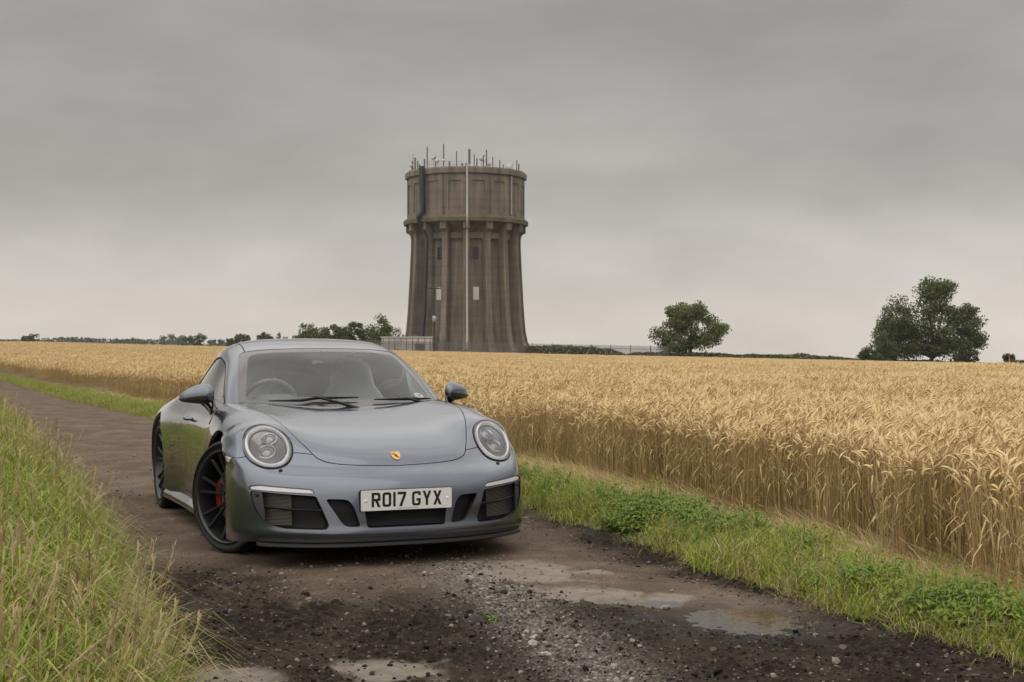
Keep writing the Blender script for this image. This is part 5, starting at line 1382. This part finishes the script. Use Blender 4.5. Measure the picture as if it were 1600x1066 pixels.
# ------------------------------------------------------------------ buildings and fence at its foot
def at(px_, Y): return (px_ - 800) / 2116 * Y
def build_compound():
    Y = 193.0; x0, x1 = at(596, Y), at(675, Y); g = float(terrain((x0 + x1) / 2, Y))
    h = empty('plant_building', ((x0 + x1) / 2, Y, g)); props(h, 'low white flat-roofed plant building behind the fence at the tower foot', 'building')
    W = (x1 - x0) / 2; WH = mat('white_cladding', (.46, .44, .40), .7); noise_color(WH, [(.3, (.34, .32, .28)), (.6, (.48, .46, .42))], 1.2, 5)
    mb = MB(); mb.box((-W, 0, -.5), (W, 4, 2.55)); wall = mb.build('wall', WH, h)
    mb = MB(); mb.box((-W - .12, -.12, 2.552), (W + .12, 4.12, 2.75)); roof = mb.build('roof', mat('roof_grey', (.36, .34, .31), .8), h)
    for k in range(9):
        mb = MB(); x = -W + .25 + k * (2 * W - .5) / 8; mb.box((x - .04, -.05, -.4), (x + .04, -.002, 2.5)); mb.build('joint_strip', mat('strip_dark', (.10, .095, .09), .7), h)
    for x in (-1.2, -.6, .7, 1.2):
        mb = MB(); mb.box((x - .16, 1, 2.75), (x + .16, 1.4, 3.05)); mb.build('roof_vent', mat('strip_dark'), roof)
    mb = MB(); mb.box((1.2, -.06, -.3), (2.6, -.003, 1.75)); mb.build('door', mat('green_door', (.03, .05, .045), .6), h)
    # palisade fence, three straight runs
    RUNS = [((at(560, 190), 190.0), (at(700, 190), 190.0)), ((at(700, 190), 190.0), (at(832, 190), 190.0)), ((at(832, 190), 190.0), (at(1045, 188), 188.0))]
    FM = mat('fence_galvanised', (.105, .10, .10), .6, .3)
    labels = ['grey palisade fence in front of the white plant building', 'grey palisade fence across the foot of the water tower', 'grey palisade fence running from the tower to the lone tree']
    for (a, b_), lab in zip(RUNS, labels):
        a = Vector((*a, 0)); b_ = Vector((*b_, 0)); d = (b_ - a); L_ = d.length; d.normalize()
        f = empty('palisade_fence', (a.x, a.y, 0)); props(f, lab, 'fence', 'palisade fence round the tower')
        gz = lambda s_: float(terrain((a + d * s_).x, (a + d * s_).y))
        mb = MB(); s_ = 0.0
        while s_ < L_ - .1:
            z = gz(s_); p = d * s_; hh = 2.05
            mb.add([(p.x - .035, p.y, z), (p.x + .035, p.y, z), (p.x + .035, p.y, z + hh), (p.x, p.y, z + hh + .09), (p.x - .035, p.y, z + hh), (p.x, p.y + .03, z), (p.x, p.y + .03, z + hh)], [(0, 1, 2, 3, 4), (0, 5, 6, 4), (1, 5, 6, 2)]); s_ += .145
        o = mb.build('pales', FM, f, fix=False); o['kind'] = 'stuff'
        for zz in (.35, 1.65):
            mb = MB(); mb.tube([(0, .06, gz(0) + zz), (d.x * L_, d.y * L_ + .06, gz(L_) + zz)], .03, 4); mb.build('rail', FM, f)
        s_ = 0.0
        while s_ <= L_ - .5:
            p = d * s_; mb = MB(); z = gz(s_); mb.box((p.x - .05, p.y + .07, z - .3), (p.x + .05, p.y + .17, z + 2.2)); mb.build('post', FM, f); s_ += 2.75
    # utility pole with its transformer
    Y = 178.0; X = at(678.5, Y); g = float(terrain(X, Y)); u = empty('utility_pole', (X, Y, g)); props(u, 'wooden utility pole with crossarm and transformer before the tower', 'utility pole')
    WD = mat('pole_wood', (.045, .036, .028), .9)
    mb = MB(); mb.tube([(0, 0, -.5), (0, 0, 9.2)], [.15, .11], 8); mb.build('pole', WD, u)
    mb = MB(); mb.box((-.85, -.16, 8.95), (.85, -.04, 9.08)); mb.build('crossarm', WD, u)
    for x in (-.8, -.42, .42, .8):
        mb = MB(); mb.lathe([(.03, 0), (.07, .06), (.04, .12), (.06, .2), (.001, .26)], 8, 'Z', M=Matrix.Translation((x, -.1, 9.08))); mb.build('insulator', mat('insulator', (.06, .04, .03), .3), u)
    mb = MB(); mb.lathe([(.001, 4.6), (.24, 4.62), (.26, 5.1), (.24, 5.35), (.001, 5.4)], 14, 'Z', M=Matrix.Translation((.02, -.42, 0))); mb.build('transformer', mat('transformer_grey', (.32, .31, .30), .5), u)
    mb = MB()
    for x in (-.3, -.1, .2): mb.tube([(x, -.3, 5.4), (x, -.3, 5.75)], .03, 5)
    mb.box((-.4, -.25, 5.45), (.35, -.15, 5.52)); mb.build('bushing', AMT, u)
AMT = mat('antenna_grey')
build_compound()

# ------------------------------------------------------------------ trees
def leaf_mat(name, a, b_, c):
    return var_mat(name, [(0, a), (.5, b_), (1, c)], .6, .25)
LEAF1 = leaf_mat('leaf_oak', (.048, .066, .021), (.10, .122, .040), (.165, .19, .066))
LEAF2 = leaf_mat('leaf_dark', (.032, .047, .018), (.062, .082, .030), (.11, .13, .048))
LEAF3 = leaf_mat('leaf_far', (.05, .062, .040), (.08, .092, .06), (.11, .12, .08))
BARK = mat('bark', (.040, .032, .024), .95)
def tree(name, label, base, W, H, trunk_h, seed, leafm, n_clump=46, per=230, leaf=.30, lobes=None, group=None, sparse=1.0, trunk=True, cat='tree', cs=1.0):
    """lobes: list of (x, z, rx, rz) in fractions of W and H, the outline of the crown"""
    r_ = np.random.default_rng(seed); t = empty(name, base); props(t, label, cat, group)
    lobes = lobes or [(0, .62, .5, .40)]
    tips = []
    pb = PB()
    for k in range(n_clump):
        lx, lz, rx, rz = lobes[r_.integers(0, len(lobes))] if k >= len(lobes) else lobes[k]
        # clump centres lean to the outside of the lobe
        while True:
            v = r_.normal(0, 1, 3); v /= np.linalg.norm(v); q = r_.random() ** .42
            c = np.array([(lx + v[0] * q * rx * .86) * W, v[1] * q * rx * .8 * W, (lz + v[2] * q * rz * .86) * H])
            if c[2] > trunk_h * .75: break
        cr = np.array([1.0, 1.0, .72]) * cs * r_.uniform(.11, .19) * (W + H) * .5
        tips.append(c)
        m_ = int(per * sparse * r_.uniform(.7, 1.3))
        P = r_.normal(0, 1, (m_, 3)); P /= np.linalg.norm(P, axis=1)[:, None]; P *= (r_.random((m_, 1)) ** .5)
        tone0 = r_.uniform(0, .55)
        for p in P:
            o = c + p * cr
            a = r_.normal(0, 1, 3); a /= np.linalg.norm(a); b2 = np.cross(a, r_.normal(0, 1, 3)); b2 /= np.linalg.norm(b2); s_ = leaf * r_.uniform(.55, 1.2)
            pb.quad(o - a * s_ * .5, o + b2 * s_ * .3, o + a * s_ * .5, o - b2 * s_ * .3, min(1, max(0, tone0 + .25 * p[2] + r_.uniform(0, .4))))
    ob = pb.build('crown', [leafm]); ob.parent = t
    if trunk:
        mb = MB(); r0 = max(.08, .026 * H); fork = np.array([r_.normal(0, .02) * W, 0, trunk_h])
        mb.tube([(0, 0, -.5), (0, 0, trunk_h * .4), tuple(fork)], [r0 * 1.25, r0, r0 * .85], 9)
        for c in tips[::max(1, len(tips) // 16)]:
            mid = fork + (c - fork) * .5 + np.array([r_.normal(0, .03) * W, r_.normal(0, .03) * W, .05 * H]); mb.tube([tuple(fork), tuple(mid), tuple(c)], [r0 * .55, r0 * .3, r0 * .08], 6)
        mb.build('trunk', BARK, t)
    return t
def gz(x, y): return float(ground_z(np.array([x]), np.array([y]))[0])
def far_tree(name, label, u, Y, top, wpx, seed, leafm, base_px=None, **k):
    """u, top, wpx: picture column, row of the crown top and width; the size follows from the distance of the ground it stands on"""
    X = at(u, Y); g = gz(X, Y); H = (CAM_H + (546.2 - top) * Y / 2116 - g) * 1.06; W = wpx * Y / 2116
    return tree(name, label, (X, Y, g), W, H, H * k.pop('th', .2), seed, leafm, **k)
def build_trees():
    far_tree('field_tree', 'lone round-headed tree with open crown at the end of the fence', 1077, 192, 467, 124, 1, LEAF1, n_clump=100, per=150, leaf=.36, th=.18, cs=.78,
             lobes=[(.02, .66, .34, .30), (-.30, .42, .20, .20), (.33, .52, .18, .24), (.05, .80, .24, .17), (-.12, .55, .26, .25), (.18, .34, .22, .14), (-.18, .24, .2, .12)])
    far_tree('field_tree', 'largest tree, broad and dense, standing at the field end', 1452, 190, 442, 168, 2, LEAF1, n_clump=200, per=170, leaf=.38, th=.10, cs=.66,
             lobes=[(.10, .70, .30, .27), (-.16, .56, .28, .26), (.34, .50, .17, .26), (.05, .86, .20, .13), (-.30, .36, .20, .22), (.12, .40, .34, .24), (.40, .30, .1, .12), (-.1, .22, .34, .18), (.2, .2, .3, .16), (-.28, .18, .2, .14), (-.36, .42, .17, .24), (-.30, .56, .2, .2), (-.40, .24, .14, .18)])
    far_tree('field_tree', 'smaller dark tree tucked against the side of the largest tree', 1371, 186, 521, 64, 3, LEAF2, n_clump=44, per=150, leaf=.30, th=.06, lobes=[(0, .58, .42, .38), (-.24, .35, .3, .34), (.24, .4, .3, .36), (0, .2, .45, .2)])
    far_tree('bush', 'rounded bush beneath the branches of the largest tree', 1508, 187, 543, 54, 4, LEAF2, n_clump=16, per=120, leaf=.28, th=.05, lobes=[(0, .5, .5, .45)], trunk=False, cat='bush')
    far_tree('bush', 'rounded bush beside the red-topped marker post', 1584, 186, 549, 34, 5, LEAF2, n_clump=12, per=120, leaf=.26, th=.05, lobes=[(0, .5, .5, .45)], trunk=False, cat='bush')
    # clump of trees beside the plant building
    for i, (u, top, w, lab) in enumerate(((487, 504, 46, 'feathery grey-green tree at the outer end of the copse by the tower'), (524, 507, 44, 'middle tree of the copse by the tower, low and dense'), (552, 505, 40, 'dark tree of the copse between the dense one and the tallest'), (588, 497, 52, 'tallest airy tree of the copse, next to the plant building'))):
        far_tree('copse_tree', lab, u, 222 + 3 * (i % 2), top, w * 1.4, 20 + i, (LEAF1, LEAF2, LEAF2, LEAF1)[i], n_clump=50, per=170, leaf=.34, th=.08, sparse=1.0 if i in (1, 2) else .8, lobes=[(0, .66, .40, .36), (-.22, .4, .34, .36), (.24, .42, .32, .36), (0, .25, .4, .25)], group='copse beside the water tower')
    # scattered trees along the far boundary
    spec = [(10, 530, 34, 620, 'pale rounded tree at the far end of the field boundary'), (46, 521, 30, 430, 'dark bushy tree standing alone on the far boundary'), (70, 532, 10, 520, 'tiny tree next to the lone dark boundary tree'), (81, 531, 12, 520, 'small pointed tree on the far boundary'), (115, 529, 32, 760, 'hazy rounded tree with a twin on the far boundary'), (139, 528, 24, 760, 'hazy tree, the taller of a pair on the boundary'), (184, 528, 22, 760, 'hazy grey tree on the far boundary'), (206, 529, 28, 760, 'hazy broad tree on the far boundary'), (268, 524, 50, 700, 'broad hazy wood-edge tree on the boundary'), (304, 521, 38, 430, 'dark full tree before the hazy wood edge'), (338, 531, 34, 700, 'low hazy tree between two darker ones'), (362, 529, 20, 430, 'low dark bushy tree on the boundary'), (378, 520, 26, 400, 'dark upright tree on the boundary by the car roof'), (412, 519, 26, 400, 'dark round-topped tree above the car roof'), (439, 521, 18, 400, 'thin sparse tree above the car roof')]
    for i, (u, top, w, Y, lab) in enumerate(spec):
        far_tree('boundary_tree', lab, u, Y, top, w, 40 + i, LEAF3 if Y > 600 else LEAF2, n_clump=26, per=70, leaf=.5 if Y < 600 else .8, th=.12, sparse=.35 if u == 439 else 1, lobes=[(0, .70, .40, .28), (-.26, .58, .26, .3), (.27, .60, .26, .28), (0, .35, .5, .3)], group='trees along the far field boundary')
build_trees()
# low hedge and rough grass along the far end of the field
def build_hedge():
    r_ = np.random.default_rng(77)
    def leaves(X, Y, Z, lo, hi, wide, up):
        n = len(X); a = r_.normal(0, 1, (n, 3)) + [0, 0, up]; a /= np.linalg.norm(a, axis=1)[:, None]; b2 = np.cross(a, r_.normal(0, 1, (n, 3))); b2 /= np.linalg.norm(b2, axis=1)[:, None]
        s_ = r_.uniform(lo, hi, (n, 1)); o = np.stack([X, Y, Z], 1); pb = PB(); tn = r_.random(n)
        pb.V = np.stack([o - a * s_ * .5, o + b2 * s_ * wide, o + a * s_ * .5, o - b2 * s_ * wide], 1).reshape(-1, 3).tolist(); pb.T = np.repeat(tn, 4).tolist(); pb.F = [(4 * i, 4 * i + 1, 4 * i + 2, 4 * i + 3) for i in range(n)]; pb.M = [0] * n
        return pb
    U = []; YY = []; HH = []
    for u0, u1, Y, h0, h1 in [(820, 1050, 187.5, .9, 2.0), (1050, 1345, 189, .7, 1.5), (1345, 1640, 188, .6, 1.5)]:
        n = int((u1 - u0) * 30); U.append(r_.uniform(u0, u1, n)); YY.append(np.full(n, Y)); HH.append(np.tile([[h0, h1]], (n, 1)))
    U = np.concatenate(U); YY = np.concatenate(YY); HH = np.concatenate(HH); X = (U - 800) / 2116 * YY
    h = HH[:, 0] + (HH[:, 1] - HH[:, 0]) * 1.6 * (fbm(X * .22, X * 0 + 3, 61) - .2)
    o = leaves(X, YY + r_.normal(2.2, .8, len(X)), ground_z(X, YY) + r_.uniform(.1, 1, len(X)) * h, .2, .5, .22, .8).build('hedge', [leaf_mat('hedge_leaf', (.040, .046, .018), (.075, .078, .030), (.14, .13, .055))]); props(o, 'low scrubby hedge and rough growth along the far end of the field', 'hedge', kind='stuff')
    n = 15000; X = r_.uniform(-330, -50, n); Y = 640 + r_.normal(0, 10, n); hh = .8 + 7.5 * np.maximum(fbm(X * .035, X * 0 + 1, 63) - .36, 0) ** .8
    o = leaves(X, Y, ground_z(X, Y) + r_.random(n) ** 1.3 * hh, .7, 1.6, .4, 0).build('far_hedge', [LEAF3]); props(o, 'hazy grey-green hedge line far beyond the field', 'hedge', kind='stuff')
build_hedge()
# marker post with a red top by the last bush
def build_marker():
    X, Y = at(1577, 185), 185.0; g = gz(X, Y); p = empty('marker_post', (X, Y, g)); props(p, 'thin white post with red top beside a bush at the field end', 'post')
    mb = MB(); mb.tube([(0, 0, -.3), (0, 0, 1.5)], .05, 6); mb.build('pole', mat('post_white', (.4, .38, .35), .6), p)
    mb = MB(); mb.tube([(0, 0, 1.5), (0, 0, 2.15)], .09, 6); mb.build('red_top', mat('post_red', (.30, .04, .03), .5), p)
build_marker()
# a tuft of weed rooted in the middle of the track
def build_track_weed():
    X, Y = -.09, 5.9
    o = weed_plant(900, .09); o.name = 'seedling'; o.scale = (.3, .3, .4); o.location = (X, Y, float(track_z(np.array([X]), np.array([Y]))[0])); props(o, 'small green seedling growing in the grey chippings of the track', 'plant')
build_track_weed()

# ------------------------------------------------------------------ the air
def build_haze():
    mb = MB(); mb.box((-900, -70, -8), (900, 1150, 45)); o = mb.build('haze'); props(o, 'thin pale summer haze over the whole field', 'haze', kind='stuff')
    m = bpy.data.materials.new('haze_air'); m.use_nodes = True; nt = m.node_tree; nt.nodes.clear()
    out = nt.nodes.new('ShaderNodeOutputMaterial'); pv = nt.nodes.new('ShaderNodeVolumePrincipled')
    pv.inputs['Color'].default_value = (.90, .875, .84, 1); pv.inputs['Density'].default_value = .00014; pv.inputs['Anisotropy'].default_value = .2
    nt.links.new(pv.outputs[0], out.inputs['Volume']); o.data.materials.append(m)
build_haze()
